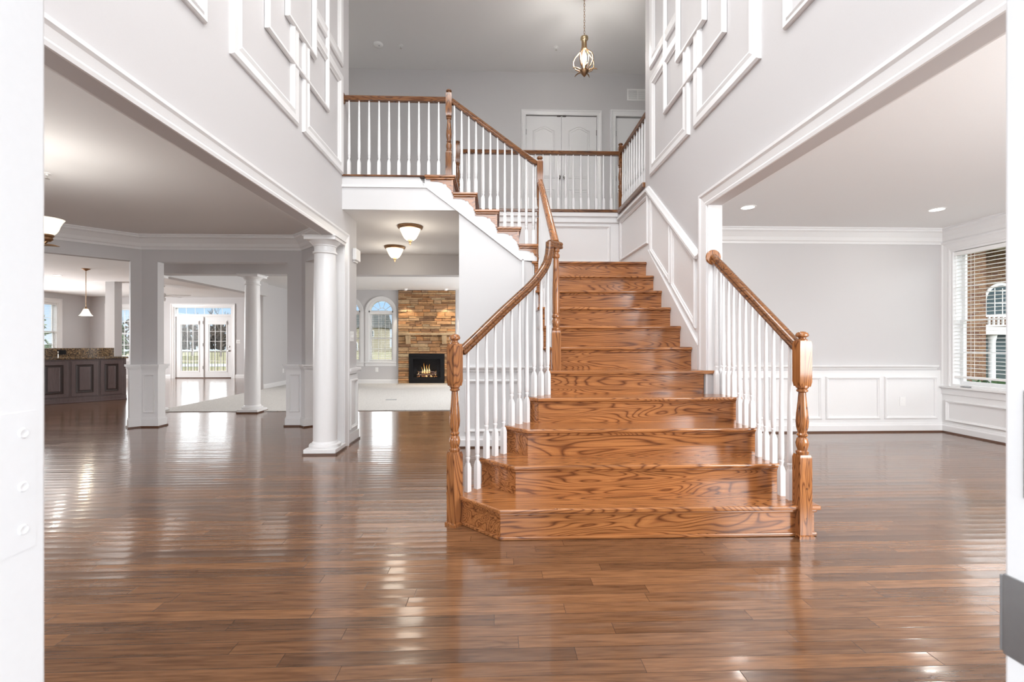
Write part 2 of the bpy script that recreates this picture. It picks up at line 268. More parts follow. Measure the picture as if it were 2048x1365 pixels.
# ------------------------------------------------------------------ mesh helpers
class MB:
    def __init__(s, M=None): s.bm = bmesh.new(); s.M = M
    def v(s, p):
        p = Vector(p)
        return s.bm.verts.new(s.M @ p if s.M else p)
    def f(s, vs):
        try: s.bm.faces.new(vs)
        except ValueError: pass
    def box(s, x0, x1, y0, y1, z0, z1):
        a = [s.v(p) for p in ((x0,y0,z0),(x1,y0,z0),(x1,y1,z0),(x0,y1,z0),(x0,y0,z1),(x1,y0,z1),(x1,y1,z1),(x0,y1,z1))]
        for q in ((0,3,2,1),(4,5,6,7),(0,1,5,4),(1,2,6,5),(2,3,7,6),(3,0,4,7)): s.f([a[i] for i in q])
        return s
    def prism(s, poly, z0, z1):            # poly in XY, extruded in Z
        a = [s.v((p[0], p[1], z0)) for p in poly]; b = [s.v((p[0], p[1], z1)) for p in poly]; n = len(poly)
        s.f(a[::-1]); s.f(b)
        for i in range(n): s.f([a[i], a[(i+1) % n], b[(i+1) % n], b[i]])
        return s
    def prism_y(s, poly, y0, y1):          # poly in XZ
        a = [s.v((p[0], y0, p[1])) for p in poly]; b = [s.v((p[0], y1, p[1])) for p in poly]; n = len(poly)
        s.f(a); s.f(b[::-1])
        for i in range(n): s.f([a[i], b[i], b[(i+1) % n], a[(i+1) % n]])
        return s
    def prism_x(s, poly, x0, x1):          # poly in YZ
        a = [s.v((x0, p[0], p[1])) for p in poly]; b = [s.v((x1, p[0], p[1])) for p in poly]; n = len(poly)
        s.f(a); s.f(b[::-1])
        for i in range(n): s.f([a[i], b[i], b[(i+1) % n], a[(i+1) % n]])
        return s
    def lathe(s, prof, c=(0, 0, 0), seg=20, axis='Z', ang=0.0):
        rings = []
        for r, h in prof:
            ring = []
            if r < 1e-5:
                P = (0, 0, h); pts = [P]
            else: pts = [(r * math.cos(ang + 2*PI*i/seg), r * math.sin(ang + 2*PI*i/seg), h) for i in range(seg)]
            for p in pts:
                if axis == 'X': p = (p[2], p[0], p[1])
                elif axis == 'Y': p = (p[0], p[2], p[1])
                ring.append(s.v((p[0]+c[0], p[1]+c[1], p[2]+c[2])))
            rings.append(ring)
        for a, b in zip(rings, rings[1:]):
            if len(a) == 1 and len(b) == 1: continue
            for i in range(seg):
                j = (i + 1) % seg
                if len(a) == 1: s.f([a[0], b[i], b[j]])
                elif len(b) == 1: s.f([a[i], a[j], b[0]])
                else: s.f([a[i], a[j], b[j], b[i]])
        if len(rings[0]) > 1: s.f(rings[0][::-1])
        if len(rings[-1]) > 1: s.f(rings[-1])
        return s
    def square(s, prof, c=(0, 0, 0), ang=0.0):  # square section along Z: prof (half width, z)
        return s.lathe([(w * math.sqrt(2), z) for w, z in prof], c, 4, 'Z', ang + PI/4)
    def sweep(s, path, n, prof, closed=False):  # mitred moulding, prof (a = to the left of the path in plane, b = along n)
        n = Vector(n).normalized(); P = [Vector(p) for p in path]; m = len(P); rings = []
        for i in range(m):
            ti = (P[i] - P[i-1]).normalized() if (closed or i > 0) else None
            to = (P[(i+1) % m] - P[i]).normalized() if (closed or i < m-1) else None
            if ti is None: ti = to
            if to is None: to = ti
            l1, l2 = n.cross(ti), n.cross(to)
            q = (l1 + l2) / (1 + l1.dot(l2))
            rings.append([s.v(P[i] + q*a + n*b) for a, b in prof])
        k = len(prof)
        for i in range(m if closed else m-1):
            A, B = rings[i], rings[(i+1) % m]
            for j in range(k): s.f([A[j], A[(j+1) % k], B[(j+1) % k], B[j]])
        if not closed: s.f(rings[0]); s.f(rings[-1][::-1])
        return s
    def rail(s, path, prof, side=None):        # section swept along a 3D path, kept upright; prof (side, up)
        P = [Vector(p) for p in path]; rings = []; m = len(P)
        for i in range(m):
            t = (P[min(i+1, m-1)] - P[max(i-1, 0)]).normalized()
            sd = Vector(side).normalized() if side else t.cross(Vector((0, 0, 1))).normalized()
            sd = (sd - t * sd.dot(t)).normalized()
            up = sd.cross(t)
            rings.append([s.v(P[i] + sd*a + up*b) for a, b in prof])
        k = len(prof)
        for A, B in zip(rings, rings[1:]):
            for j in range(k): s.f([A[j], A[(j+1) % k], B[(j+1) % k], B[j]])
        s.f(rings[0]); s.f(rings[-1][::-1]); return s
    def tube(s, path, r, seg=8):
        P = [Vector(p) for p in path]; rings = []; m = len(P); ref = None
        for i in range(m):
            t = (P[min(i+1, m-1)] - P[max(i-1, 0)]).normalized()
            if ref is None: ref = t.orthogonal().normalized()
            ref = (ref - t*ref.dot(t)).normalized(); q = t.cross(ref)
            rr = r[i] if isinstance(r, (list, tuple)) else r
            rings.append([s.v(P[i] + (ref*math.cos(2*PI*j/seg) + q*math.sin(2*PI*j/seg))*rr) for j in range(seg)])
        for A, B in zip(rings, rings[1:]):
            for j in range(seg): s.f([A[j], A[(j+1) % seg], B[(j+1) % seg], B[j]])
        s.f(rings[0]); s.f(rings[-1][::-1]); return s
    def build(s, name, mat, parent=None, smooth=False, bevel=0.0, segs=2):
        bmesh.ops.recalc_face_normals(s.bm, faces=s.bm.faces)
        me = bpy.data.meshes.new(name); s.bm.to_mesh(me); s.bm.free()
        o = bpy.data.objects.new(name, me); COL.objects.link(o); me.materials.append(mat)
        if smooth:
            for p in me.polygons: p.use_smooth = True
            try: me.set_sharp_from_angle(angle=math.radians(38))
            except Exception: pass
        if bevel:
            b = o.modifiers.new('bevel', 'BEVEL'); b.width = bevel; b.segments = segs; b.limit_method = 'ANGLE'; b.angle_limit = math.radians(35)
        if parent is not None:
            o.parent = parent; o.matrix_parent_inverse = Matrix.Translation(-Vector(parent.location)) if parent.type == 'EMPTY' else Matrix.Identity(4)
        return o
def thing(name, label, cat, loc=(0, 0, 0), group=None):
    o = bpy.data.objects.new(name, None); COL.objects.link(o); o.location = loc; o.empty_display_size = 0.1
    tag(o, label, cat, group); return o
def tag(o, label, cat, group=None):
    o['label'] = label; o['category'] = cat
    if group: o['group'] = group
    return o
def struct(o): o['kind'] = 'structure'; return o
def sroot(name, loc=(0, 0, 0)):
    o = bpy.data.objects.new(name, None); COL.objects.link(o); o.location = loc; o['kind'] = 'structure'; return o
def copy_tree(o, parent=None):
    c = o.copy(); COL.objects.link(c)
    if parent is not None: c.parent = parent
    for ch in list(o.children): copy_tree(ch, c)
    return c

# ------------------------------------------------------------------ dimensions
WL, WR, T = -1.71, 1.725, 0.11          # foyer side walls (foyer faces)
ZC, ZF2, ZC2 = 2.66, 3.04, 5.78
HD = 2.30                                # cased opening height
YB = 5.12                                # face of the wall under the upper flight
YK = 7.72                                # upstairs back wall
RJ = 3.665                               # far jamb of the right opening
LJ = 5.16                                # far jamb of the left opening

# ------------------------------------------------------------------ floors, ceilings
struct(MB().box(-13.3, 6.1, 0.30, 15.4, -0.12, 0).build('floor', FLOORM))
cp = MB().box(-5.8, 3.0, 7.88, 13.05, 0.001, 0.012).build('floor', CARPET); struct(cp)
struct(MB().box(-60, 60, 15.9, 160, -0.75, -0.6).box(6.3, 60, -20, 15.9, -0.75, -0.6).box(-60, -13.5, -5, 15.9, -0.75, -0.6).build('ground', GRASS))
cm = MB()
cm.box(-13.3, WL - T, 0.3, 15.4, ZC, ZC + 0.1)
cm.box(WL - T, -0.42, YB, 15.4, ZC, ZC + 0.1)
cm.box(-0.42, 3.0, 6.45, 15.4, ZC, ZC + 0.1)
struct(cm.build('ceiling', CEIL))
struct(MB().box(WR + T, 6.1, 0.3, 6.0, ZC, ZC + 0.1).build('ceiling', CEIL))
struct(MB().box(-4.2, 4.2, 0.2, 7.9, ZC2, ZC2 + 0.1).build('ceiling', CEIL))
fl2 = MB().box(-4, -0.80, YB + 0.03, 6.30, 2.80, 3.02).box(-4, 4, 6.47, 7.8, 2.80, 3.02).box(WR + T + .01, 4, 5.06, 6.36, 2.80, 3.02)
struct(fl2.build('floor', CARPET))

# ------------------------------------------------------------------ walls
def wall(name, mb, mat=WALL): return struct(mb.build(name, mat))
# left foyer wall: header over the wide opening, near stub, far pier
wl = MB().prism_x([(0.3, 0), (0.95, 0), (0.95, HD), (LJ, HD), (LJ, 0), (5.62, 0), (5.62, ZC), (5.16, ZC), (5.33, 3.0), (5.33, ZC2), (0.3, ZC2)], WL - T, WL)
wall('wall_left', wl)
wr = MB().prism_x([(0.3, 0), (0.95, 0), (0.95, HD), (RJ, HD), (RJ, 0), (6.36, 0), (6.36, 2.98), (5.22, 2.98), (5.22, ZC2), (0.3, ZC2)], WR, WR + T)
wall('wall_right', wr)
# front wall with the entry door opening and windows above and beside it
fw = MB()
for x0, x1, z0, z1 in ((-6.4, -4.7, 0, ZC), (-4.7, -2.5, 0, .6), (-4.7, -2.5, 2.4, ZC), (-2.5, -0.56, 0, ZC), (0.64, 2.5, 0, ZC), (2.5, 5.1, 0, .6), (2.5, 5.1, 2.4, ZC), (5.1, 6.1, 0, ZC),
                       (-0.56, 0.64, 2.2, 2.62), (-1.82, -1.35, ZC, ZC2), (1.35, 1.84, ZC, ZC2), (-1.35, 1.35, 5.3, ZC2), (-1.35, 1.35, 2.62, 2.66)):
    fw.box(x0, x1, 0.22, 0.34, z0, z1)
wall('wall_front', fw)
# upstairs shell
wall('wall_back_upper', MB().box(-4.1, 0.50, YK, YK + .1, 3.0, ZC2).box(1.715, 2.04, YK, YK + .1, 3.0, ZC2).box(0.50, 1.715, YK, YK + .1, 5.05, ZC2).box(2.04, 2.86, YK, YK + .1, 5.05, ZC2).box(2.86, 4.1, YK, YK + .1, 3.0, ZC2).box(0.4, 3.0, YK + .12, YK + .16, 3.0, ZC2))
wall('wall_left_upper', MB().box(-4.1, -4.0, 5.0, YK, 3.0, ZC2).box(-4.1, WL - T, 4.95, 5.05, 3.0, ZC2))
wall('wall_right_upper', MB().box(4.0, 4.1, 5.0, YK, 3.0, ZC2).box(WR + T, 4.1, 4.95, 5.05, 3.0, ZC2))
# stairwell
wall('wall_stairwell_back', MB().box(-0.42, WR + T, 6.36, 6.46, 0, 2.99), TRIM)
us = [(-0.42, 0), (0.41, 0), (0.41, 2.08), (0.30, 2.10), (-0.44, 2.70), (-0.44, 2.66), (-0.42, 2.66)]
wall('wall_understair', MB().prism_y(us, YB, YB + .1), WWALL)
side = [(3.76, 0)]
for k in range(5, 11):
    y = 2.715 + .24 * (k - 1); z = .19 * k - .05
    side += [(y + (0.06 if k == 5 else 0.0), z)] + [(y + .24, z)]
side += [(5.12, 1.85), (5.12, 0)]
wall('wall_stair_side', MB().prism_x(side, 0.425, 0.455), WWALL)
wall('wall_hall_right', MB().box(-0.42, -0.32, YB + .1, 7.73, 0, ZC))
# fascia at the balcony edge
fa = MB().prism_y([(WL, 2.655), (-0.44, 2.655), (-0.80, 2.93), (-0.86, 3.022), (WL, 3.022)], 5.105, 5.14)
wall('wall_balcony_fascia', fa, WWALL)
# dining-room bay: front wall piers with angled returns, header ring
pierL = [(-5.016, 6.414), (-4.93, 6.5), (-4.716, 6.5), (-4.716, 6.62), (-4.98, 6.62), (-5.10, 6.50)]
pierR = [(-2.939, 6.5), (-2.74, 6.5), (-2.655, 6.415), (-2.57, 6.50), (-2.69, 6.62), (-2.939, 6.62)]
wall('wall_bay_left', MB().prism(pierL, 0, HD))
wall('wall_bay_right', MB().prism(pierR, 0, HD))
hdr = MB().prism([(-6.35, 5.08), (-4.93, 6.5), (-2.74, 6.5), (-1.82, 5.58), (-1.73, 5.66), (-2.69, 6.62), (-4.98, 6.62), (-6.44, 5.16)], HD, ZC)
wall('wall_bay_header', hdr)
wall('wall_dining_left', MB().box(-6.5, -6.35, 0.3, 5.2, 0, ZC))
# family-room headers, walls
wall('wall_family_header', MB().box(-5.95, -0.32, 7.74, 7.98, 2.32, ZC).box(-5.95, -5.72, 7.98, 11.6, 2.33, ZC))
wall('wall_family_left', MB().box(-5.95, -5.84, 11.6, 13.05, 0, ZC))
fb = MB()      # family back wall with two arched windows
def arch_hole_wall(mb, x0, x1, z0, z1, holes, y0, y1, seg=14):
    xs = x0
    for (a, b, s0, s1) in holes:        # a..b opening, s0 sill, s1 springing (semicircle above)
        mb.box(xs, a, y0, y1, z0, z1); mb.box(a, b, y0, y1, z0, s0)
        r = (b - a) / 2; c = (a + b) / 2
        pts = [(c - r*math.cos(PI*i/seg), s1 + r*math.sin(PI*i/seg)) for i in range(seg + 1)]
        for p, q in zip(pts, pts[1:]): mb.prism_y([p, q, (q[0], z1), (p[0], z1)], y0, y1)
        xs = b
    mb.box(xs, x1, y0, y1, z0, z1)
arch_hole_wall(fb, -5.9, 3.0, 0, ZC, [(-4.56, -3.86, .62, 2.04), (-3.63, -2.93, .62, 2.04)], 13.05, 13.2)
wall('wall_family_back', fb)
wall('wall_family_right', MB().box(2.9, 3.0, 6.46, 13.05, 0, ZC))
bk = MB().box(-13.3, -12.62, 15.25, 15.4, 0, ZC).box(-12.62, -11.45, 15.25, 15.4, 0, .66).box(-12.62, -11.45, 15.25, 15.4, 2.32, ZC).box(-11.45, -10.54, 15.25, 15.4, 0, ZC).box(-10.54, -8.68, 15.25, 15.4, 2.34, ZC).box(-8.68, -5.84, 15.25, 15.4, 0, ZC)
bk.box(-5.95, -5.84, 13.05, 15.4, 0, ZC)
wall('wall_breakfast_back', bk)
wall('wall_kitchen_left', MB().box(-13.35, -13.2, 5, 13.0, 0, ZC).box(-13.35, -13.2, 13.0, 14.16, 0, .68).box(-13.35, -13.2, 13.0, 14.16, 2.38, ZC).box(-13.35, -13.2, 14.16, 15.4, 0, ZC))
wall('wall_kitchen_front', MB().box(-13.3, -6.4, 5.0, 5.12, 0, ZC))
# living room
wall('wall_living_back', MB().box(WR + T, 6.1, 5.83, 5.95, 0, ZC))
wall('wall_living_right', MB().box(5.90, 6.12, 5.72, 5.95, 0, ZC).box(5.90, 6.12, 0.3, 4.1, 0, ZC).box(5.90, 6.12, 4.1, 5.72, 0, .61).box(5.90, 6.12, 4.1, 5.72, 2.38, ZC))

# ------------------------------------------------------------------ mouldings
CASE = [(0, 0), (0, .012), (.02, .016), (.03, .012), (.075, .02), (.09, .03), (.11, .03), (.11, 0)]          # casing: a=0 at opening edge
CROWN = [(0, 0), (0, -.19), (.012, -.19), (.018, -.165), (.035, -.15), (.05, -.11), (.095, -.055), (.12, -.04), (.125, -.02), (.14, -.015), (.14, 0)]
CHAIR = [(0, 0), (.015, .0), (.02, .018), (.035, .03), (.045, .045), (.045, .058), (0, .058)]
BASE = [(0, 0), (.022, 0), (.022, .085), (.014, .1), (.01, .12), (0, .12)]
FRAMEP = [(0, 0), (0, .012), (.008, .022), (.018, .022), (.028, .012), (.036, .010), (.036, 0)]
trimN = 0
def trim(mb, mat=TRIM, name=None):
    global trimN; trimN += 1
    return struct(mb.build(name or 'trim_%d' % trimN, mat))
def rect_x(X, nx, y0, y1, z0, z1):   # rectangle on a wall plane x = X facing nx, path runs so that 'left' is inward
    p = [(X, y0, z0), (X, y0, z1), (X, y1, z1), (X, y1, z0)]
    return p if nx < 0 else p[::-1]
def rect_y(Y, x0, x1, z0, z1):       # facing -Y
    return [(x0, Y, z0), (x1, Y, z0), (x1, Y, z1), (x0, Y, z1)]
# cased openings: foyer left and right (foyer faces, room faces, jamb liners)
def flip(pr): return [(-a, b) for a, b in pr]
trim(MB().sweep([(WL, LJ, 0), (WL, LJ, HD), (WL, .95, HD), (WL, .95, 0)], (1, 0, 0), flip(CASE)))
trim(MB().sweep([(WR, LJ * 0 + RJ, 0), (WR, RJ, HD), (WR, .95, HD), (WR, .95, 0)], (-1, 0, 0), CASE))
trim(MB().box(WL - T, WL, LJ - .012, LJ, 0, HD).box(WL - T, WL, .95, .962, 0, HD))
trim(MB().box(WR, WR + T, RJ - .012, RJ, 0.94, HD).box(WR, WR + T, .95, .962, 0, HD))
trim(MB().sweep([(WL - T, .95, 0), (WL - T, .95, HD), (WL - T, LJ, HD), (WL - T, LJ, 0)], (-1, 0, 0), flip(CASE)))
trim(MB().sweep([(WR + T, .95, 0), (WR + T, .95, HD), (WR + T, RJ, HD), (WR + T, RJ, 0)], (1, 0, 0), CASE))
# picture-frame mouldings high on both foyer walls
PANEL = [(0, 0), (0, .014), (.012, .026), (.05, .022), (.07, .03), (.085, .014), (.092, .012), (.092, 0)]
THIN = [(0, 0), (0, .014), (.01, .024), (.03, .024), (.045, .012), (.048, 0)]
for X, nx, dy in ((WL, 1, 0.03), (WR, -1, -0.035)):
    b0, b1, f0, f1, p0, p1 = 2.94 + dy, 3.93 + dy, 4.03 + dy, 5.06 + dy, 3.70 + dy, 4.285 + dy
    for pth in ([(b1, 3.82), (b1, 3.03), (b0, 3.03), (b0, 4.12), (p0, 4.12)], [(p1, 4.12), (f1, 4.12), (f1, 3.03), (f0, 3.03), (f0, 3.82)],
                [(p0, 4.22), (b0, 4.22), (b0, 5.3), (b1, 5.3), (b1, 4.54)], [(f0, 4.54), (f0, 5.3), (f1, 5.3), (f1, 4.22), (p1, 4.22)]):
        pt = [(X, y, z) for y, z in pth]
        trim(MB().sweep(pt if nx < 0 else pt[::-1], (nx, 0, 0), [(a * 1.4, b) for a, b in PANEL]))
    X2 = X + nx * 0.004
    trim(MB().sweep(rect_x(X2, nx, 3.38 + dy, 4.62 + dy, 3.50, 4.84), (nx, 0, 0), [(a, b * 1.25) for a, b in THIN], True))
    trim(MB().sweep(rect_x(X2, nx, 3.70 + dy, 4.285 + dy, 3.82, 4.54), (nx, 0, 0), [(a, b * 1.45) for a, b in THIN], True))
    trim(MB().sweep(rect_x(X, nx, 1.7 + dy, 2.69 + dy, 3.04, 4.4), (nx, 0, 0), [(a * .62, b) for a, b in PANEL], True))
# crown: dining bay (path anticlockwise, room to the left), living room
trim(MB().sweep([(WL - T, 0.4, ZC), (WL - T, 5.54, ZC), (-2.74, 6.5, ZC), (-4.93, 6.5, ZC), (-6.35, 5.08, ZC), (-6.35, 0.4, ZC)], (0, 0, 1), CROWN))
trim(MB().sweep([(5.90, 0.4, ZC), (5.90, 5.83, ZC), (WR + T, 5.83, ZC), (WR + T, 0.4, ZC)], (0, 0, 1), CROWN))
# wainscot of the bay piers
def grow(poly, d):
    P = [Vector((p[0], p[1])) for p in poly]; n = len(P); o = []
    A = sum(P[i].x * P[(i+1) % n].y - P[(i+1) % n].x * P[i].y for i in range(n)); sg = 1 if A > 0 else -1
    for i in range(n):
        t1 = (P[i] - P[i-1]).normalized(); t2 = (P[(i+1) % n] - P[i]).normalized()
        n1 = Vector((t1.y, -t1.x)) * sg; n2 = Vector((t2.y, -t2.x)) * sg
        q = (n1 + n2) / (1 + n1.dot(n2)); o.append((P[i] + q * d)[:])
    return o
for pier, xa, xb in ((pierL, -4.90, -4.745), (pierR, -2.905, -2.76)):
    w = MB().prism(grow(pier, .012), 0, .80)
    w.prism(grow(pier, .02), .80, .815).prism(grow(pier, .035), .815, .845).prism(grow(pier, .05), .845, .872)
    w.prism(grow(pier, .024), 0, .11).prism(grow(pier, .018), .11, .13)
    w.sweep(rect_y(6.488, xa, xb, .20, .735), (0, -1, 0), [(a * .6, b * .7) for a, b in FRAMEP], True)
    trim(w)
    trim(MB().prism(grow(pier, .036), 0.0005, .018), SHOE)
# wainscot on the pier between dining opening and hall
w = MB().prism_x([(5.272, 0), (5.632, 0), (5.632, .80), (5.272, .80)], WL - T - .012, WL + .012).box(WL - T - .05, WL + .045, 5.272, 5.665, .845, .875).box(WL - T - .03, WL + .03, 5.272, 5.65, .815, .845)
w.box(WL - T - .024, WL + .024, 5.272, 5.645, 0, .12)
w.sweep(rect_x(WL + .012, 1, 5.315, 5.585, .165, .745), (1, 0, 0), FRAMEP, True)
trim(w); trim(MB().box(WL - T - .036, WL + .036, LJ + .1, 5.657, .0005, .018), SHOE)
# under-stair wall: chair rail, panel, baseboard, stringer trim line
ch = MB().sweep([(0.41, YB, .85), (-0.42, YB, .85)], (0, 0, 1), CHAIR)
ch.sweep(rect_y(YB, -0.36, 0.36, .17, .76), (0, -1, 0), FRAMEP, True)
trim(ch); struct(MB().sweep([(0.41, YB, 0), (-0.42, YB, 0)], (0, 0, 1), BASE).build('baseboard_understair', TRIM))
trim(MB().box(-0.42, 0.41, YB - .03, YB - .0, .0005, .016), SHOE)
st = MB().prism_y([(-0.815, 2.955), (-0.765, 2.93), (0.31, 2.10), (0.27, 2.10), (-0.44, 2.645), (-0.80, 2.915)], 5.088, 5.104)
st.prism_y([(WL, 2.900), (-0.78, 2.900), (-0.815, 2.925), (WL, 2.925)], 5.088, 5.104)
st.box(.285, .31, 5.088, YB, .06, 2.11)
trim(st)
# stairwell right wall: skirt board, sloped chair cap, raked panels
trim(MB().prism_x([(3.79, .70), (5.06, 1.80), (6.36, 2.05), (6.36, 2.22), (5.06, 2.22), (3.79, 1.155), (3.79, .70)][:-1], WR - .028, WR), name='baseboard_stair_right')
trim(MB().prism_x([(3.79, .8), (3.79, 1.93), (5.08, 2.94), (6.33, 2.94), (6.33, 2.1), (5.0, 2.1)], WR - .004, WR))
cap = MB().sweep([(WR, 6.33, 2.945), (WR, 5.08, 2.945), (WR, 3.79, 1.935)], (-1, 0, 0), [(0, 0), (0, .018), (.012, .03), (.03, .034), (.045, .045), (.062, .045), (.062, 0)][::-1] if False else [(0, 0), (0, .02), (-.018, .03), (-.035, .042), (-.055, .042), (-.055, 0)])
trim(cap)
for P in ([(5.02, 2.815), (4.44, 2.36), (4.44, 1.765), (5.02, 2.20)], [(4.405, 2.325), (3.865, 1.90), (3.865, 1.30), (4.405, 1.735)], [(6.25, 2.855), (5.10, 2.855), (5.10, 2.30), (6.25, 2.30)]):
    pth = [(WR - .004, y, z) for y, z in P]
    trim(MB().sweep(pth[::-1], (-1, 0, 0), FRAMEP, True))
trim(MB().sweep(rect_y(6.36, .62, 1.60, 2.30, 2.82), (0, -1, 0), FRAMEP, True))
trim(MB().box(-.40, WR, 6.335, 6.36, 2.86, 2.885).box(.42, WR, 6.34, 6.36, 2.09, 2.22).box(-.5, WR, 6.33, 6.36, 2.945, 3.0))
# living-room wainscot: field, chair rail, panels, baseboard
trim(MB().box(WR + T, 5.90, 5.822, 5.83, 0, .81).box(5.892, 5.90, .4, 5.83, 0, .56))
trim(MB().sweep([(5.815, 5.83, .82), (WR + T, 5.83, .82)], (0, 0, 1), CHAIR))
lp = MB()
for a, b in ((2.05, 2.76), (2.81, 3.50), (3.55, 4.255), (4.31, 5.04), (5.10, 5.815)): lp.sweep(rect_y(5.822, a, b, .17, .728), (0, -1, 0), FRAMEP, True)
for a, b in ((2.9, 3.9), (3.95, 4.95), (5.0, 5.77)):
    lp.sweep(rect_x(5.892, -1, a, b, .15, .425), (-1, 0, 0), FRAMEP, True)
trim(lp)
struct(MB().sweep([(5.892, 0.4, 0), (5.892, 5.822, 0), (WR + T, 5.822, 0)], (0, 0, 1), BASE).build('baseboard_living', TRIM))
trim(MB().sweep([(5.868, 0.4, 0.0005), (5.868, 5.798, .0005), (WR + T, 5.798, .0005)], (0, 0, 1), [(0, 0), (.015, 0), (.01, .016), (0, .018)]), SHOE)
# family / breakfast baseboards
struct(MB().sweep([(-2.79, 13.05, .0), (-5.84, 13.05, .0), (-5.84, 11.6, .0)], (0, 0, 1), [(a, b * 1.05) for a, b in BASE]).build('baseboard_family', TRIM))
struct(MB().sweep([(-5.95, 15.25, 0), (-8.62, 15.25, 0)], (0, 0, 1), BASE).sweep([(-10.65, 15.25, 0), (-13.2, 15.25, 0), (-13.2, 5.12, 0)], (0, 0, 1), BASE).build('baseboard_breakfast', TRIM))

# ------------------------------------------------------------------ entry door frame (door 1): jambs right beside the camera
d1 = sroot('door_1', (0.03, .3, 0))
MB().box(-0.56, -0.442, .20, .462, 0, 2.2).box(-0.56, -0.47, .06, .20, 0, 2.2).build('door_jamb', TRIM, d1, bevel=.003)
MB().box(0.505, 0.64, .18, .436, 0, 2.2).box(0.535, 0.64, .04, .18, 0, 2.2).build('door_jamb', TRIM, d1, bevel=.003)
MB().box(-0.56, 0.64, .20, .45, 2.12, 2.22).build('door_head', TRIM, d1)
h = MB().box(-0.442, -0.4415, .375, .452, .985, 1.115)
for y, z in ((.44, 1.095), (.405, 1.07), (.44, 1.045), (.405, 1.03), (.44, 1.005)): h.lathe([(.005, 0), (.004, .0012), (.0015, .0006), (0, .0006)], (-.4415, y, z), 10, 'X')
h.build('hinge', TRIM, d1, smooth=True)
for z0, z1, nm in ((1.03, 1.135, 'deadbolt_strike'), (.87, .950, 'latch_strike')):
    s_ = MB()
    if nm == 'latch_strike':
        s_.box(.504, .507, .36, .4365, z0, z1)
        s_.rail([(.5052, .435, (z0+z1)/2), (.5052, .4375, (z0+z1)/2), (.5045, .4395, (z0+z1)/2)], [(-.038, -.001), (.038, -.001), (.038, .001), (-.038, .001)], side=(0, 0, 1))
    else: s_.box(.5025, .507, .36, .4185, z0, z1)
    s_.build(nm, ALU, d1, bevel=.002)

# ------------------------------------------------------------------ staircase
YN = lambda k: 2.685 + .24 * (k - 1)
FLX = {1: .012, 2: .113, 3: .209, 4: .307, 5: .40}
SX, SY = -0.222, 3.057                                     # left run line of the flared steps
def lline(ssum):                                           # point on the left line with x + y = ssum
    s_ = (ssum - SX - SY) / 2.03; return (SX + s_, SY + 1.03 * s_)
def lat_y(y):
    s_ = (y - SY) / 1.03; return (SX + s_, y)
stair = thing('staircase', 'oak staircase with flared bottom steps, turning left at a landing toward the balcony', 'staircase', (0.9, 3.8, 0))
NOSE = .028
def step_poly(k, inset):
    y = YN(k) + inset; yb = YN(k + 1) + (.30 if k <= 4 else .07)
    if k <= 4:
        fx = FLX[k] + inset * .41; L_ = lline(fx + y + (0.0)); 
        if k == 1: L_ = (-.335 + inset, FLX[1] + inset * .41 + y + .335 - inset)
        xr = {1: 1.965, 2: 1.885, 3: 1.88, 4: 1.875}[k] - inset
        yb2 = min(yb, RJ - .013) if k == 4 else yb
        e_ = lat_y(yb2) if k > 1 else lat_y(yb)
        off = inset * .7
        e2 = (e_[0] + off, e_[1] - off * 0)
        pl = [(fx, y), (xr, y), (xr, yb2), e2] if k < 4 else [(fx, y), (xr, y), (xr, RJ - .013), (1.697, RJ - .013), (1.697, yb), (.44 + inset, yb), (.44 + inset, lat_y(3.70)[1])]
        if k == 1: pl.append((-.335 + inset, L_[1] + .06))
        pl.append(L_); return pl
    xl = .395 + inset; xr = 1.697
    if k == 5: return [(.43 + inset * .4, y), (1.80, y), (1.80, RJ - .013), (xr, RJ - .013), (xr, yb), (xl, yb), (xl, y + .035)]
    return [(xl, y), (xr, y), (xr, yb), (xl, yb)]
for k in range(1, 11):
    pl = step_poly(k, 0.0)
    MB().prism(pl, .19 * k - .028, .19 * k).build('tread', OAKX, stair, bevel=.009, segs=3)
    r = step_poly(k, NOSE)
    if k <= 4:                                             # wrap the riser round the chamfered corner
        n_ = len(r)
        MB().prism(r, .19 * (k - 1), .19 * k - .028).build('riser', OAKX, stair)
        cv = step_poly(k, NOSE - .012)
        MB().prism(cv, .19 * k - .046, .19 * k - .028).build('cove_moulding', OAKX, stair, bevel=.006)
    else:
        x0 = .43; x1 = 1.697
        if k == 5: MB().prism([(.43, YN(5) + NOSE), (1.697, YN(5) + NOSE), (1.697, YN(5) + NOSE + .018), (.43, YN(5) + NOSE + .018)], .76, .95 - .028).build('riser', OAKX, stair)
        else: MB().box(x0, x1, YN(k) + NOSE, YN(k) + NOSE + .018, .19 * (k - 1), .19 * k - .028).build('riser', OAKX, stair)
        MB().box(x0 - .012, x1, YN(k) + NOSE - .012, YN(k) + NOSE, .19 * k - .046, .19 * k - .028).build('cove_moulding', OAKX, stair, bevel=.005)
# base shoe around the bottom step
b1 = step_poly(1, NOSE - .012)
MB().prism(b1, .0005, .022).build('shoe_moulding', OAKX, stair, bevel=.005)
# landing
MB().prism([(.395, YN(11)), (1.697, YN(11)), (1.697, 6.335), (.27, 6.335), (.27, 5.17), (.395, 5.17)], 2.062, 2.09).build('landing', OAKX, stair, bevel=.009, segs=3)
MB().box(.43, 1.697, YN(11) + NOSE, YN(11) + NOSE + .018, 1.90, 2.062).build('riser', OAKX, stair)
MB().box(.418, 1.697, YN(11) + NOSE - .012, YN(11) + NOSE, 2.044, 2.062).build('cove_moulding', OAKX, stair, bevel=.005)
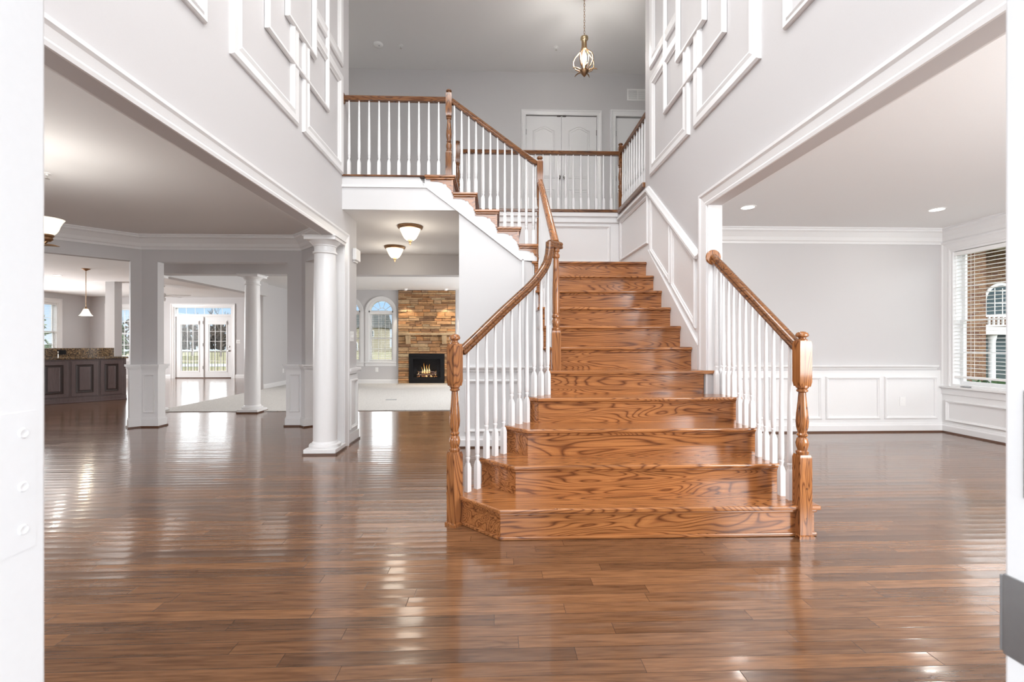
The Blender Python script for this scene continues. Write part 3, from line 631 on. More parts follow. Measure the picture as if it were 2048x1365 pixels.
# scroll brackets below the open tread ends
def bracket_poly(x0, z, run, drop, sg):
    pts = [(0, 0), (0, -drop * .28)]
    prof = [(.08, -.30), (.2, -.27), (.32, -.30), (.42, -.36), (.46, -.45), (.47, -.52), (.56, -.58), (.66, -.66), (.75, -.78), (.82, -.92), (.86, -1.0)]
    return prof
def bracket(mb, ox, oz, run, drop, plane, c0, c1, sg=1):
    # solid white board below a stepped line with a scrolled edge
    pr = [(0, -.0), (.0, -.27), (.12, -.24), (.26, -.27), (.38, -.30), (.45, -.36), (.50, -.34), (.55, -.40), (.57, -.50), (.66, -.58), (.76, -.70), (.82, -.84), (.86, -1.0), (.86, -1.15), (0, -1.15)]
    return [(ox + sg * a * run, oz + b * drop) for a, b in pr]
YS = 5.105                                                  # face of the upper flight's stringer
XR_ = [.52, .279, .036, -.21, -.455]                        # nosings of treads 12..16 (right ends)
for i, xr in enumerate(XR_):
    k = 12 + i; z = .19 * k; xl = XR_[i + 1] - .035 if i < 4 else -.80
    MB().box(xl, xr, YB - .055, 6.32, z - .028, z).build('tread', OAKX, stair, bevel=.009, segs=3)
    MB().box(xl + .012, xr - .012, YB - .042, YB - .018, z - .046, z - .028).build('cove_moulding', OAKX, stair, bevel=.005)
    MB().box(xr - .046, xr - .028, YB - .03, 6.32, z - .19, z - .028).build('riser', OAKX, stair)
    MB().box(xr - .028, xr - .016, YB - .042, 6.32, z - .046, z - .028).build('cove_moulding', OAKX, stair, bevel=.005)
# stringer of the upper flight: white board following the steps
sp_ = [(.50, 2.09)]
for i, xr in enumerate(XR_):
    z = .19 * (12 + i) - .028
    sp_ += [(xr - .03, .19 * (11 + i)), (xr - .03, z)]
    if i < 4: sp_ += [(XR_[i + 1] - .03, z)]
sp_ += [(-.80, 3.01), (-.80, 2.93), (.29, 2.10)]
MB().prism_y(sp_[1:], YS, YS + .012).build('stringer', TRIM, stair)
for i, xr in enumerate(XR_):
    z = .19 * (12 + i) - .046; xl = XR_[i + 1] - .03 if i < 4 else -.735
    R_ = xr - .03 - xl; D_ = .16
    pts = [(xl, z), (xl, z - .018), (xl + .35 * R_, z - .022), (xl + .52 * R_, z - .032), (xl + .57 * R_, z - .046), (xl + .64 * R_, z - .040), (xl + .70 * R_, z - .052), (xl + .73 * R_, z - .075), (xl + .80 * R_, z - .088), (xl + .90 * R_, z - .11), (xl + .97 * R_, z - .135), (xl + R_, z - .146), (xl + R_, z - .15)]
    # grained upper area stays oak (tread-end block), the scroll board below is white
    MB().prism_y([(xl, z), (xr - .03, z), (xr - .03, z - .146)] + pts[::-1][1:-1], YS - .006, YS).build('tread_end_block', OAKX, stair)
# brackets along the main flight's left side
for k in range(6, 12):
    y0 = YN(k) + .03; y1 = YN(k) + .25; z = .19 * k - .03
    pts = [(y0, z), (y1, z), (y1, z - .03), (y0 + .14, z - .04), (y0 + .11, z - .06), (y0 + .10, z - .05), (y0 + .08, z - .08), (y0 + .04, z - .11), (y0 + .005, z - .15), (y0, z - .15)]
    MB().prism_x(pts, .412, .424).build('scroll_bracket', TRIM, stair)

# ------------------------------------------------------------------ newels, balusters, handrails
def newel(parent, x, y, zb, h, w=.037, ang=0.0, mat=OAKZ, blk=(.47, .905, 1.17), base=True):
    """square foot, turned vase, square block, turned cap; heights from zb"""
    a, b, c = blk
    p = MB()
    if base: p.square([(w + .009, 0), (w + .009, .015), (w, .022)], (x, y, zb), ang)
    p.square([(w, 0), (w, a - .02), (w * .86, a)], (x, y, zb), ang)
    p.lathe([(w * .75, a - .005), (w * .95, a + .008), (w * .95, a + .018), (w * .72, a + .026), (w * .9, a + .05), (w * .98, a + .07), (w * .82, a + .095), (w * .6, a + .105), (w * .82, a + .115), (w * .82, a + .122), (w * .62, a + .13),
             (w * .88, a + .165), (w * .95, a + .2), (w * .86, a + .25), (w * .66, a + (b - a) * .76), (w * .58, b - .055), (w * .56, b - .045), (w * .85, b - .038), (w * .85, b - .03), (w * .7, b - .024), (w * .95, b - .014), (w * .95, b - .002)], (x, y, zb), 20)
    p.square([(w * .86, b - .008), (w, b + .022), (w, c - .022), (w * .86, c)], (x, y, zb), ang)
    n = p.build('newel_post', mat, parent, smooth=True)
    t_ = h - c
    MB().lathe([(w * .8, c - .002), (w * .8, c + t_ * .1), (w * .55, c + t_ * .2), (w * .55, c + t_ * .32), (w * .92, c + t_ * .45), (w * .98, c + t_ * .6), (w * .85, c + t_ * .8), (w * .5, c + t_ * .95), (0, c + t_)], (x, y, zb), 20).build('cap', mat, n, smooth=True)
    return n
def baluster(parent, x, y, z0, z1, blk=.19, ang=0.0, w=.0165):
    p = MB().square([(w, 0), (w, blk - .03), (w * .62, blk)], (x, y, z0), ang)
    t_ = z1 - z0
    p.lathe([(w * .62, blk - .002), (w * .66, blk + .004), (w * .62, blk + .012), (w * .9, blk + .028), (w * .92, blk + .034), (w * .72, blk + .04), (w * .92, blk + .05), (w * .98, blk + .08), (w * .98, blk + .12), (w * .78, blk + (t_ - blk) * .55), (w * .52, t_)], (x, y, z0), 10)
    return p.build('baluster', TRIM, parent, smooth=True)
HR = [(-.030, -.012), (-.024, -.026), (.024, -.026), (.030, -.012), (.024, -.002), (.030, .012), (.022, .026), (.010, .032), (-.010, .032), (-.022, .026), (-.030, .012), (-.024, -.002)]
def lerp(a, b, t): return tuple(p + (q - p) * t for p, q in zip(a, b))
def rosette(parent, c, axis, sg, r=.06):
    return MB().lathe([(r, 0), (r, .008), (r * .9, .012), (r * .82, .012), (r * .75, .018), (0, .018)], c, 24, axis).build('rosette', OAKZ, parent, smooth=True)
def step_at(y):            # main run height at depth y (right side)
    for k in range(11, 0, -1):
        if y >= YN(k): return .19 * k
    return 0
# right lower railing
rr = thing('stair_railing', 'short right-hand stair railing running from bottom newel to a rosette on the white jamb', 'railing', (1.85, 2.74, 0))
newel(rr, 1.856, 2.703, 0, 1.247, .037, 0, OAKZ, (.50, .92, 1.19))
for z in (.12, .30): MB().lathe([(.007, 0), (.007, -.003), (0, -.003)], (1.862, 2.667, z), 12, 'Y').build('screw_plug', OAKD, rr)
RA, RB = (1.852, 2.735, 1.15), (1.765, RJ - .012, 1.872)
MB().rail([RA, RB], HR).build('handrail', OAKRY, rr, smooth=True)
MB().lathe([(.062, 0), (.062, -.008), (.055, -.014), (0, -.014)], (1.765, RJ - .012, 1.872), 24, 'Y').build('rosette', OAKZ, rr, smooth=True)
for i in range(11):
    y = 2.80 + .082 * i; t_ = (y - RA[1]) / (RB[1] - RA[1]); x_ = 1.845 - .02 * t_ * 1.0
    baluster(rr, x_ if y < 3.5 else 1.833, y, step_at(y), lerp(RA, RB, t_)[2] - .018)
baluster(rr, 1.782, RJ - .035, .76, 1.83)
# left lower railing with gooseneck onto the pin-top newel, then up to the landing newel
lr = thing('stair_railing', 'left-hand stair railing that curves upward from the bottom newel toward the landing post', 'railing', (-.27, 2.95, 0))
newel(lr, -.27, 2.955, 0, 1.235, .037, PI / 4, OAKZ, (.474, .907, 1.17))
LP = [(-.23, 2.99, 1.118), (-.1, 3.12, 1.25), (.05, 3.268, 1.405), (.231, 3.451, 1.583), (.29, 3.51, 1.647), (.332, 3.552, 1.70), (.372, 3.592, 1.758), (.402, 3.622, 1.818), (.420, 3.640, 1.885), (.427, 3.647, 1.94), (.429, 3.649, 1.985)]
MB().rail(LP, HR, side=(.707, -.707, 0)).build('handrail', OAKR, lr, smooth=True)
MB().rail([(.425, 3.645, 1.972), (.487, 3.70, 1.972), (.525, 3.735, 1.972)], HR).build('handrail_fitting', OAKR, lr, smooth=True)
m_ = MB().square([(.037, 0), (.037, .30), (.030, .325)], (.487, 3.715, .95))
m_.lathe([(.030, .32), (.034, .33), (.034, .345), (.026, .352), (.032, .38), (.034, .40), (.026, .425), (.034, .435), (.034, .45), (.027, .458), (.031, .48), (.030, .62), (.026, .80), (.023, .90), (.021, .915), (.030, .925), (.031, .945), (.022, .958), (.022, .967), (.030, .975), (.030, 1.0)], (.487, 3.715, .95), 20)
m_.build('newel_post', OAKZ, lr, smooth=True)
def left_tread(x, y):
    s_ = x + y
    z = 0
    for k in range(1, 6):
        if s_ >= (FLX[k] if k < 5 else .43) + YN(k): z = .19 * k
    return z
for i in range(11):
    x_, y_ = -.19 + .0602 * i, 3.025 + .062 * i
    zr = None
    for a, b in zip(LP, LP[1:]):
        if a[0] <= x_ <= b[0] + 1e-6: zr = a[2] + (b[2] - a[2]) * (x_ - a[0]) / (b[0] - a[0])
    baluster(lr, x_, y_, left_tread(x_, y_), (zr or 1.85) - .015, ang=PI / 4)
UA, UB = (.487, 3.735, 1.995), (.487, 5.05, 2.965)
MB().rail([UA, UB], HR).build('handrail', OAKY, lr, smooth=True)
for i in range(15):
    y_ = 3.81 + .083 * i
    if y_ > 5.03: break
    baluster(lr, .475, y_, step_at(y_), lerp(UA, UB, (y_ - UA[1]) / (UB[1] - UA[1]))[2] - .018)
# upper flight railing: landing newel and balcony newel
ur = thing('stair_railing', 'railing rising to the left beside the upper flight between landing post and balcony post', 'railing', (.487, 5.1, 2.09))
newel(ur, .487, 5.105, 2.09, 1.185, .034, 0, OAKD, (.47, .70, 1.13), False)
newel(ur, -.535, 5.14, 3.04, .985, .034, 0, OAKD, (.28, .69, .94), False)
VA, VB = (.455, 5.125, 3.19), (-.505, 5.14, 3.895)
MB().rail([VA, VB], HR).build('handrail', OAKR, ur, smooth=True)
for i in range(12):
    x_ = -.472 + .0808 * i
    zt = 2.09
    for j, xr in enumerate(XR_):
        if x_ <= xr: zt = .19 * (12 + j)
    baluster(ur, x_, 5.13, zt, VB[2] + (VA[2] - VB[2]) * (x_ - VB[0]) / (VA[0] - VB[0]) - .018, .17)
# balcony railing, left
br = thing('balcony_railing', 'level railing across the balcony edge from the left wall to the tall post', 'railing', (-1.1, 5.14, 3.04))
MB().rail([(WL, 5.14, 3.905), (-.56, 5.14, 3.905)], HR).build('handrail', OAKR, br, smooth=True)
MB().lathe([(.06, 0), (.06, .01), (.05, .016), (0, .016)], (WL, 5.14, 3.905), 24, 'X').build('rosette', OAKD, br, smooth=True)
for i in range(10): baluster(br, -1.645 + .1107 * i, 5.14, 3.04, 3.885, .18)
MB().box(WL, -.80, 5.085, 5.24, 3.02, 3.04).build('nosing', OAKR, br, bevel=.008)
# hallway railing behind the landing
hr_ = thing('balcony_railing', 'level railing at the back of the stairwell in front of the double closet doors', 'railing', (.6, 6.4, 3.04))
newel(hr_, -.545, 6.40, 3.04, .965, .034, 0, OAKD, (.28, .66, .92), False)
newel(hr_, 1.76, 6.40, 3.04, .965, .034, 0, OAKD, (.28, .66, .92), False)
MB().rail([(-.52, 6.40, 3.855), (1.74, 6.40, 3.855)], HR).build('handrail', OAKR, hr_, smooth=True)
for i in range(20): baluster(hr_, -.42 + .1075 * i, 6.40, 3.04, 3.835, .18)
MB().box(-.78, 1.80, 6.315, 6.47, 3.0, 3.04).build('nosing', OAKR, hr_, bevel=.008)
sr = thing('balcony_railing', 'level railing along the right side of the stairwell, seen steeply foreshortened', 'railing', (1.76, 5.8, 3.04))
MB().rail([(1.76, 6.37, 3.855), (1.76, 5.10, 3.855)], HR).build('handrail', OAKR, sr, smooth=True)
for i in range(11): baluster(sr, 1.76, 6.28 - .105 * i, 3.04, 3.835, .18)
MB().box(1.69, 1.84, 5.222, 6.315, 2.98, 3.04).build('nosing', OAKR, sr, bevel=.008)

# ------------------------------------------------------------------ columns
def column(x, y, h, r, label, grp='white round columns'):
    c = thing('column', label, 'column', (x, y, 0), grp)
    p = r * 1.36
    MB().box(x-p, x+p, y-p, y+p, .018, .06).build('plinth', TRIM, c, bevel=.004)
    MB().box(x-p-.008, x+p+.008, y-p-.008, y+p+.008, 0.0005, .018).build('shoe_moulding', SHOE, c)
    MB().lathe([(r*1.3, .06), (r*1.34, .075), (r*1.3, .092), (r*1.08, .10), (r*1.08, .112), (r, .125)], (x, y, 0), 40).build('base', TRIM, c, smooth=True)
    MB().lathe([(r, .12), (r, h*.4), (r*.97, h*.7), (r*.9, h-.18)], (x, y, 0), 48).build('shaft', TRIM, c, smooth=True)
    MB().lathe([(r*.9, h-.18), (r*1.03, h-.172), (r*1.03, h-.155), (r*.9, h-.148), (r*.9, h-.10), (r*.98, h-.095), (r*.98, h-.085), (r*1.1, h-.07), (r*1.24, h-.05), (r*1.28, h-.045)], (x, y, 0), 48).build('capital', TRIM, c, smooth=True)
    q = r * 1.34
    MB().box(x-q, x+q, y-q, y+q, h-.045, h-.012).box(x-q-.012, x+q+.012, y-q-.012, y+q+.012, h-.012, h-.001).build('abacus', TRIM, c, bevel=.003)
    return c
column(-1.845, 4.97, HD, .122, 'large white round column at the corner of the dining room opening beside the foyer wall')
column(-4.13, 7.85, 2.32, .123, 'white round column at the carpet edge in front of the glazed doors')
column(-5.80, 7.86, 2.32, .12, 'white round column half hidden behind the left grey wainscoted pier')

# ------------------------------------------------------------------ windows
def win_xform(kind, x, y):
    # local u: along wall (to the right when seen from inside), v: outwards, w: up
    if kind == 'Y': return Matrix.Translation((x, y, 0))
    if kind == 'X': return Matrix(((0, 1, 0, x), (-1, 0, 0, y), (0, 0, 1, 0), (0, 0, 0, 1)))       # wall facing -X (room on the left), u runs -Y
    return Matrix(((0, -1, 0, x), (1, 0, 0, y), (0, 0, 1, 0), (0, 0, 0, 1)))                        # wall facing +X, u runs +Y
def dh_window(num, M, w, z0, z1, depth, glass_v, casing=True, arch=False, cols=3, rows=2, meet=.04):
    root = sroot('window_%d' % num, M @ Vector((w/2, 0, z0)))
    j = .03
    f = MB(M).box(0, j, 0, depth, z0, z1).box(w-j, w, 0, depth, z0, z1).box(j, w-j, 0, depth, z0, z0+j)
    if not arch: f.box(j, w-j, 0, depth, z1-j, z1)
    f.build('frame', TRIM, root)
    zm = z0 + (z1 - z0) * .48 if not arch else z0 + (z1 - z0) * .475
    for (a, b, dv, nm) in ((z0+j, zm+meet/2, 0, 'lower_sash'), (zm-meet/2, z1-j, .025, 'upper_sash')):
        v = glass_v + dv; sw = .04
        s_ = MB(M).box(j, j+sw, v-.015, v+.015, a, b).box(w-j-sw, w-j, v-.015, v+.015, a, b).box(j+sw, w-j-sw, v-.015, v+.015, a, a+(meet if dv else sw)).box(j+sw, w-j-sw, v-.015, v+.015, b-(sw if dv else meet), b)
        for i in range(1, cols): u = j+sw + (w-2*j-2*sw)*i/cols; s_.box(u-.007, u+.007, v-.006, v+.006, a+sw, b-sw)
        for i in range(1, rows): zz = a+sw + (b-a-2*sw)*i/rows; s_.box(j+sw, w-j-sw, v-.0065, v+.0065, zz-.007, zz+.007)
        so = s_.build(nm, TRIM, root)
        MB(M).box(j+sw-.005, w-j-sw+.005, v-.002, v+.002, a+sw-.005, b-sw+.005).build('pane', GLASS, so)
    return root
def blind(label, M, w, z0, z1, v, cut=None, pitch=.05, tilt=0.12, grp='white slatted window blinds', wand=True, sw=.046, th=.003):
    o = thing('window_blind', label, 'blind', M @ Vector((w/2, v, z1)), grp)
    MB(M).box(.0, w, v-.028, v+.028, z1-.05, z1).build('headrail', PLASTIC, o, bevel=.004)
    s_ = MB(M); z = z1 - .085
    while z > z0 + .05:
        hw = sw/2; dz = hw*math.sin(tilt); dv = hw*math.cos(tilt)
        a = [s_.v(p) for p in ((.004, v-dv, z-dz), (w-.004, v-dv, z-dz), (w-.004, v, z+.003), (.004, v, z+.003), (.004, v+dv, z+dz), (w-.004, v+dv, z+dz))]
        b = [s_.v(p) for p in ((.004, v-dv, z-dz+th), (w-.004, v-dv, z-dz+th), (w-.004, v, z+.003+th), (.004, v, z+.003+th), (.004, v+dv, z+dz+th), (w-.004, v+dv, z+dz+th))]
        for q in ((0,1,2,3),(3,2,5,4)): s_.f([a[i] for i in q]); s_.f([b[i] for i in q[::-1]])
        for i, k in ((0,1),(1,2),(2,5),(5,4),(4,3),(3,0)): s_.f([a[i], a[k], b[k], b[i]])
        z -= pitch
    s_.build('slats', PLASTIC, o)
    MB(M).box(.002, w-.002, v-.024, v+.024, z0, z0+.028).build('bottom_rail', PLASTIC, o, bevel=.004)
    cd = MB(M)
    for u in (w*.14, w*.5, w*.86):
        for dv in (-.024, .024): cd.box(u-.0012, u+.0012, v+dv-.0012, v+dv+.0012, z0+.02, z1-.05)
    cd.build('ladder_cord', PLASTIC, o)
    if wand: MB(M).tube([(.05, v-.036, z1-.04), (.052, v-.04, z0+(z1-z0)*.45)], .004, 6).build('wand', PLASTIC, o)
    return o
# window 1: living room, right wall (u runs -Y from the far jamb)
M1 = win_xform('X', 5.90, 5.72)
w1 = dh_window(1, M1, 1.62, .61, 2.38, .16, .115, cols=3, rows=2, meet=.016)
MB(M1).sweep([(0, 0, .61), (0, 0, 2.38), (1.62, 0, 2.38), (1.62, 0, .61)], (0, -1, 0), CASE).build('casing', TRIM, w1)
MB(M1).box(-.13, 1.75, -.055, .16, .585, .61).box(-.11, 1.73, -.022, 0, .50, .585).build('sill', TRIM, w1, bevel=.004)
blind('white slatted blind in the living room window at the right edge, almost fully lowered', M1 @ Matrix.Translation((.015, 0, 0)), 1.585, .72, 2.345, .045, pitch=.047, tilt=-.02, grp=None)
tag(MB(M1).box(.16, .26, -.03, .0, .6105, .622).box(.165, .2, -.045, -.03, .6105, .618).build('sash_lock', ALU), 'small grey latch lying on the living room window sill', 'latch')
# windows 2 and 3: arched family-room windows
for num, x0 in ((2, -4.56), (3, -3.63)):
    M = win_xform('Y', x0, 13.05); wv = .70
    r0 = dh_window(num, M, wv, .62, 2.04, .14, .10, arch=True, cols=3, rows=2)
    MB(M).box(0, wv, .0, .14, 2.03, 2.075).build('transom_bar', TRIM, r0)
    rad = .35
    ar = MB(M); pts = [(rad - rad*math.cos(PI*i/20), 2.04 + rad*math.sin(PI*i/20)) for i in range(21)]
    inn = [(rad - (rad-.035)*math.cos(PI*i/20), 2.04 + (rad-.035)*math.sin(PI*i/20)) for i in range(21)]
    for i in range(20): ar.prism_y([pts[i], pts[i+1], inn[i+1], inn[i]], 0, .14)
    for an in (36, 72, 108, 144):
        a_ = math.radians(an); d_ = Vector((math.cos(a_), math.sin(a_))); n_ = Vector((-d_.y, d_.x)) * .006
        p0 = Vector((rad, 2.04)) + d_ * .12; p1 = Vector((rad, 2.04)) + d_ * .33
        ar.prism_y([(p0+n_)[:], (p1+n_)[:], (p1-n_)[:], (p0-n_)[:]], .094, .106)
    for i in range(12):
        a_, b_ = PI*i/12, PI*(i+1)/12
        ar.prism_y([(rad + .126*math.cos(a_), 2.04+.126*math.sin(a_)), (rad + .126*math.cos(b_), 2.04+.126*math.sin(b_)), (rad + .114*math.cos(b_), 2.04+.114*math.sin(b_)), (rad + .114*math.cos(a_), 2.04+.114*math.sin(a_))], .094, .106)
    ar.build('arch_frame', TRIM, r0)
    MB(M).prism_y([(p[0], p[1]) for p in inn], .098, .102).build('pane', GLASS, r0)
    cs = MB(M)
    def ring(ra, rb, y0, y1):
        for i in range(20):
            a_, b_ = PI*i/20, PI*(i+1)/20
            cs.prism_y([(rad - ra*math.cos(a_), 2.04+ra*math.sin(a_)), (rad - ra*math.cos(b_), 2.04+ra*math.sin(b_)), (rad - rb*math.cos(b_), 2.04+rb*math.sin(b_)), (rad - rb*math.cos(a_), 2.04+rb*math.sin(a_))], y0, y1)
    ring(.35, .44, -.016, 0); ring(.41, .445, -.028, -.016)
    cs.box(-.09, 0, -.016, 0, .62, 2.04).box(wv, wv+.09, -.016, 0, .62, 2.04)
    cs.build('casing', TRIM, r0)
    MB(M).box(-.10, wv+.10, -.06, .10, .595, .62).box(-.09, wv+.09, -.02, 0, .50, .595).build('sill', TRIM, r0, bevel=.004)
    blind('white open blind in the arched window ' + ('next to the stone fireplace' if num == 3 else 'farther from the stone fireplace'), M @ Matrix.Translation((.035, 0, 0)), wv - .07, .655, 2.03, .055, tilt=.09, wand=False, sw=.044, th=.005)
# windows 4 (kitchen back) and 5 (kitchen left)
M4 = win_xform('Y', -12.62, 15.25); w4 = dh_window(4, M4, 1.17, .66, 2.32, .14, .10, cols=3, rows=2)
MB(M4).sweep([(0, 0, .66), (0, 0, 2.32), (1.17, 0, 2.32), (1.17, 0, .66)], (0, -1, 0), CASE).build('casing', TRIM, w4)
MB(M4).box(-.13, 1.30, -.05, .1, .635, .66).box(-.11, 1.28, -.02, 0, .56, .635).build('sill', TRIM, w4)
blind('white blind in the kitchen back window right of the grey post', M4 @ Matrix.Translation((.035, 0, 0)), 1.10, .69, 2.285, .05, tilt=.05, wand=False)
M5 = win_xform('-X', -13.2, 13.0); w5 = dh_window(5, M5, 1.16, .68, 2.38, .14, .10, cols=3, rows=2)
MB(M5).sweep([(0, 0, .68), (0, 0, 2.38), (1.16, 0, 2.38), (1.16, 0, .68)], (0, -1, 0), CASE).build('casing', TRIM, w5)
MB(M5).box(-.13, 1.29, -.05, .1, .655, .68).build('sill', TRIM, w5)
blind('white blind in the kitchen side window left of the hanging lamp', M5 @ Matrix.Translation((.035, 0, 0)), 1.09, .71, 2.345, .05, tilt=.05, wand=False)

# ------------------------------------------------------------------ doors
# door 2: glazed patio doors with transom
d2 = sroot('door_2', (-9.61, 15.25, 0)); Y0 = 15.25
MB().sweep([(-10.54, Y0, 0), (-10.54, Y0, 2.34), (-8.68, Y0, 2.34), (-8.68, Y0, 0)], (0, -1, 0), [(a * .95, b) for a, b in CASE]).build('casing', TRIM, d2)
fr = MB().box(-10.54, -10.50, Y0, Y0+.14, 0, 2.34).box(-8.72, -8.68, Y0, Y0+.14, 0, 2.34).box(-10.50, -8.72, Y0, Y0+.14, 2.02, 2.10).box(-10.50, -8.72, Y0, Y0+.14, 2.31, 2.34)
for u in (-10.19, -9.90, -9.61, -9.32, -9.03): fr.box(u-.006, u+.006, Y0+.06, Y0+.07, 2.10, 2.31)
fr.build('frame', TRIM, d2); MB().box(-10.5, -8.72, Y0+.063, Y0+.067, 2.10, 2.31).build('transom_pane', GLASS, d2)
MB().box(-10.5, -8.72, Y0-.01, Y0+.14, 0.0005, .03).build('threshold', SHOE, d2)
for a, b, rt in ((-10.495, -9.62, False), (-9.60, -8.725, True)):
    ga, gb = (a + b) / 2 - .275, (a + b) / 2 + .275
    dr = MB().box(a, ga, Y0+.03, Y0+.075, .03, 2.015).box(gb, b, Y0+.03, Y0+.075, .03, 2.015).box(ga, gb, Y0+.03, Y0+.075, .03, .24).box(ga, gb, Y0+.03, Y0+.075, 1.86, 2.015)
    dr.sweep(rect_y(Y0+.03, ga-.04, gb+.04, .20, 1.90), (0, -1, 0), [(0, 0), (0, .014), (.03, .014), (.042, .004), (.042, 0)], True)
    for i in (1, 2): u = ga + (gb-ga)*i/3; dr.box(u-.006, u+.006, Y0+.046, Y0+.058, .24, 1.86)
    for i in range(1, 5): zz = .24 + 1.62*i/5; dr.box(ga, gb, Y0+.0455, Y0+.0585, zz-.006, zz+.006)
    dl = dr.build('door_leaf', TRIM, d2)
    MB().box(ga, gb, Y0+.05, Y0+.054, .24, 1.86).build('pane', GLASS, dl)
    MB().box(ga-.03, gb+.03, Y0-.012, Y0+.028, 1.76, 1.87).build('raised_shade', PLASTIC, dl, bevel=.004)
    if rt:
        MB().lathe([(.03, 0), (.03, -.01), (.014, -.015), (.014, -.035), (.028, -.045), (.03, -.06), (.02, -.072), (0, -.074)], (-8.79, Y0+.03, .90), 18, 'Y').build('door_knob', NICKEL, dl, smooth=True)
        MB().lathe([(.028, 0), (.028, -.012), (.018, -.018), (0, -.018)], (-8.79, Y0+.03, 1.035), 18, 'Y').build('deadbolt', NICKEL, dl, smooth=True)
MB().box(-9.624, -9.596, Y0-.005, Y0+.03, .03, 2.0).build('astragal', TRIM, d2)
for z in (.30, 1.05, 1.78): MB().lathe([(.008, 0), (.008, .1)], (-9.61, Y0-.010, z), 10).build('hinge', DARKMETAL, d2)
# door 3: double closet doors upstairs
d3 = sroot('door_3', (1.109, YK, 3.04))
MB().sweep([(.50, YK, 3.03), (.50, YK, 5.05), (1.715, YK, 5.05), (1.715, YK, 3.03)], (0, -1, 0), [(a * .7, b) for a, b in CASE]).build('casing', TRIM, d3)
def arch_path(a, b, z0, z1, Y):
    p = [(a, Y, z0), (b, Y, z0), (b, Y, z1)]
    for i in range(1, 12):
        t_ = i / 12; p.append((b + (a-b)*t_, Y, z1 + .075*math.sin(PI*t_)**1.6))
    p.append((a, Y, z1)); return p
for a, b, kx in ((.505, 1.1065, 1.063), (1.1115, 1.71, 1.155)):
    q = MB().box(a, b, YK+.02, YK+.055, 3.035, 5.04)
    q.sweep(arch_path(a+.11, b-.11, 3.98, 4.80, YK+.02), (0, -1, 0), [(0, 0), (0, .004), (.012, .010), (.02, .002), (.045, .010), (.05, .010), (.05, 0)], True)
    q.sweep(rect_y(YK+.02, a+.11, b-.11, 3.28, 3.80), (0, -1, 0), [(0, 0), (0, .004), (.012, .010), (.02, .002), (.045, .010), (.05, .010), (.05, 0)], True)
    lf = q.build('door_leaf', TRIM, d3)
    MB().lathe([(.032, 0), (.032, -.008), (.012, -.014), (.012, -.035), (.026, -.045), (.029, -.06), (.02, -.072), (0, -.074)], (kx, YK+.02, 3.99), 20, 'Y').build('door_knob', CHROME, lf, smooth=True)
    hx = a - .004 if kx < 1.1 else b + .004
    for z in (3.30, 3.98, 4.72): MB().lathe([(.008, 0), (.008, .09)], (hx, YK+.012, z), 10).build('hinge', DARKMETAL, lf)
    MB().box(kx - .03, kx + .03, YK+.005, YK+.02, 5.03, 5.045).build('ball_catch', DARKMETAL, lf)
# door 4: white door right of the closet
d4 = sroot('door_4', (2.45, YK, 3.04))
MB().sweep([(2.04, YK, 3.03), (2.04, YK, 5.05), (2.86, YK, 5.05), (2.86, YK, 3.03)], (0, -1, 0), [(a * .9, b) for a, b in CASE]).build('casing', TRIM, d4)
l4 = MB().box(2.045, 2.855, YK+.04, YK+.075, 3.035, 5.04).build('door_leaf', TRIM, d4)
for z in (3.25, 3.95, 4.72): MB().lathe([(.008, 0), (.008, .09)], (2.048, YK+.03, z), 10).build('hinge', DARKMETAL, l4)

# ------------------------------------------------------------------ wall fittings
v = thing('air_vent', 'white return-air grille high on the upstairs wall right of the closet doors', 'vent', (2.40, YK, 5.42))
MB().sweep(rect_y(YK, 2.235, 2.60, 5.32, 5.52), (0, -1, 0), [(0, 0), (0, .006), (.02, .012), (.024, 0)], True).box(2.41, 2.425, YK-.01, YK, 5.34, 5.50).build('frame', PLASTIC, v)
lv = MB()
for i in range(9): z = 5.35 + .0175*i; lv.box(2.258, 2.577, YK-.008, YK-.001, z, z+.008)
lv.build('louvres', PLASTIC, v); MB().box(2.25, 2.585, YK-.0015, YK-.0002, 5.34, 5.50).build('backing', GREYGAP, v)
def plate(name, label, cat, c, axis, w=.075, h=.118, kind='outlet'):
    """axis: outward direction of the face"""
    M = {'-Y': Matrix.Identity(4), '-X': Matrix.Rotation(-PI/2, 4, 'Z'), '+X': Matrix.Rotation(PI/2, 4, 'Z')}[axis]
    M = Matrix.Translation(c) @ M
    o = thing(name, label, cat, c)
    MB(M).box(-w/2, w/2, -.006, 0, -h/2, h/2).build('plate', PLASTIC, o, bevel=.002)
    if kind == 'outlet':
        for z in (-.024, .024): MB(M).box(-.017, .017, -.009, -.006, z-.015, z+.015).build('socket', PLASTIC, o, bevel=.003)
    else:
        n_ = kind
        for i in range(n_): u = (i-(n_-1)/2)*.046; MB(M).box(u-.008, u+.008, -.016, -.006, -.016, .016).build('toggle', PLASTIC, o, bevel=.002)
    return o
plate('power_outlet', 'white outlet low in the wainscot panel beside the living room window', 'outlet', (5.35, 5.822, .40), '-Y')
plate('power_outlet', 'white outlet under the arched window left of the fireplace', 'outlet', (-3.40, 13.05, .40), '-Y', .085, .125)
plate('power_outlet', 'white outlet on the grey side wall behind the round column', 'outlet', (-5.84, 12.67, .40), '+X')
plate('light_switch', 'white switch plate on the grey wall right of the glazed doors', 'light switch', (-8.48, Y0, 1.20), '-Y', .13, .118, 2)
plate('light_switch', 'white double switch on the foyer pier beside the hall opening', 'light switch', (WL, 5.44, 1.25), '+X', .125, .118, 2)
dc = thing('door_chime', 'white door chime box high on the foyer pier beside the hall', 'chime', (WL, 5.56, 2.23))
MB().box(WL, WL+.045, 5.46, 5.64, 2.16, 2.30).build('cover', PLASTIC, dc, bevel=.008); MB().box(WL, WL+.02, 5.49, 5.61, 2.14, 2.16).build('base', PLASTIC, dc)
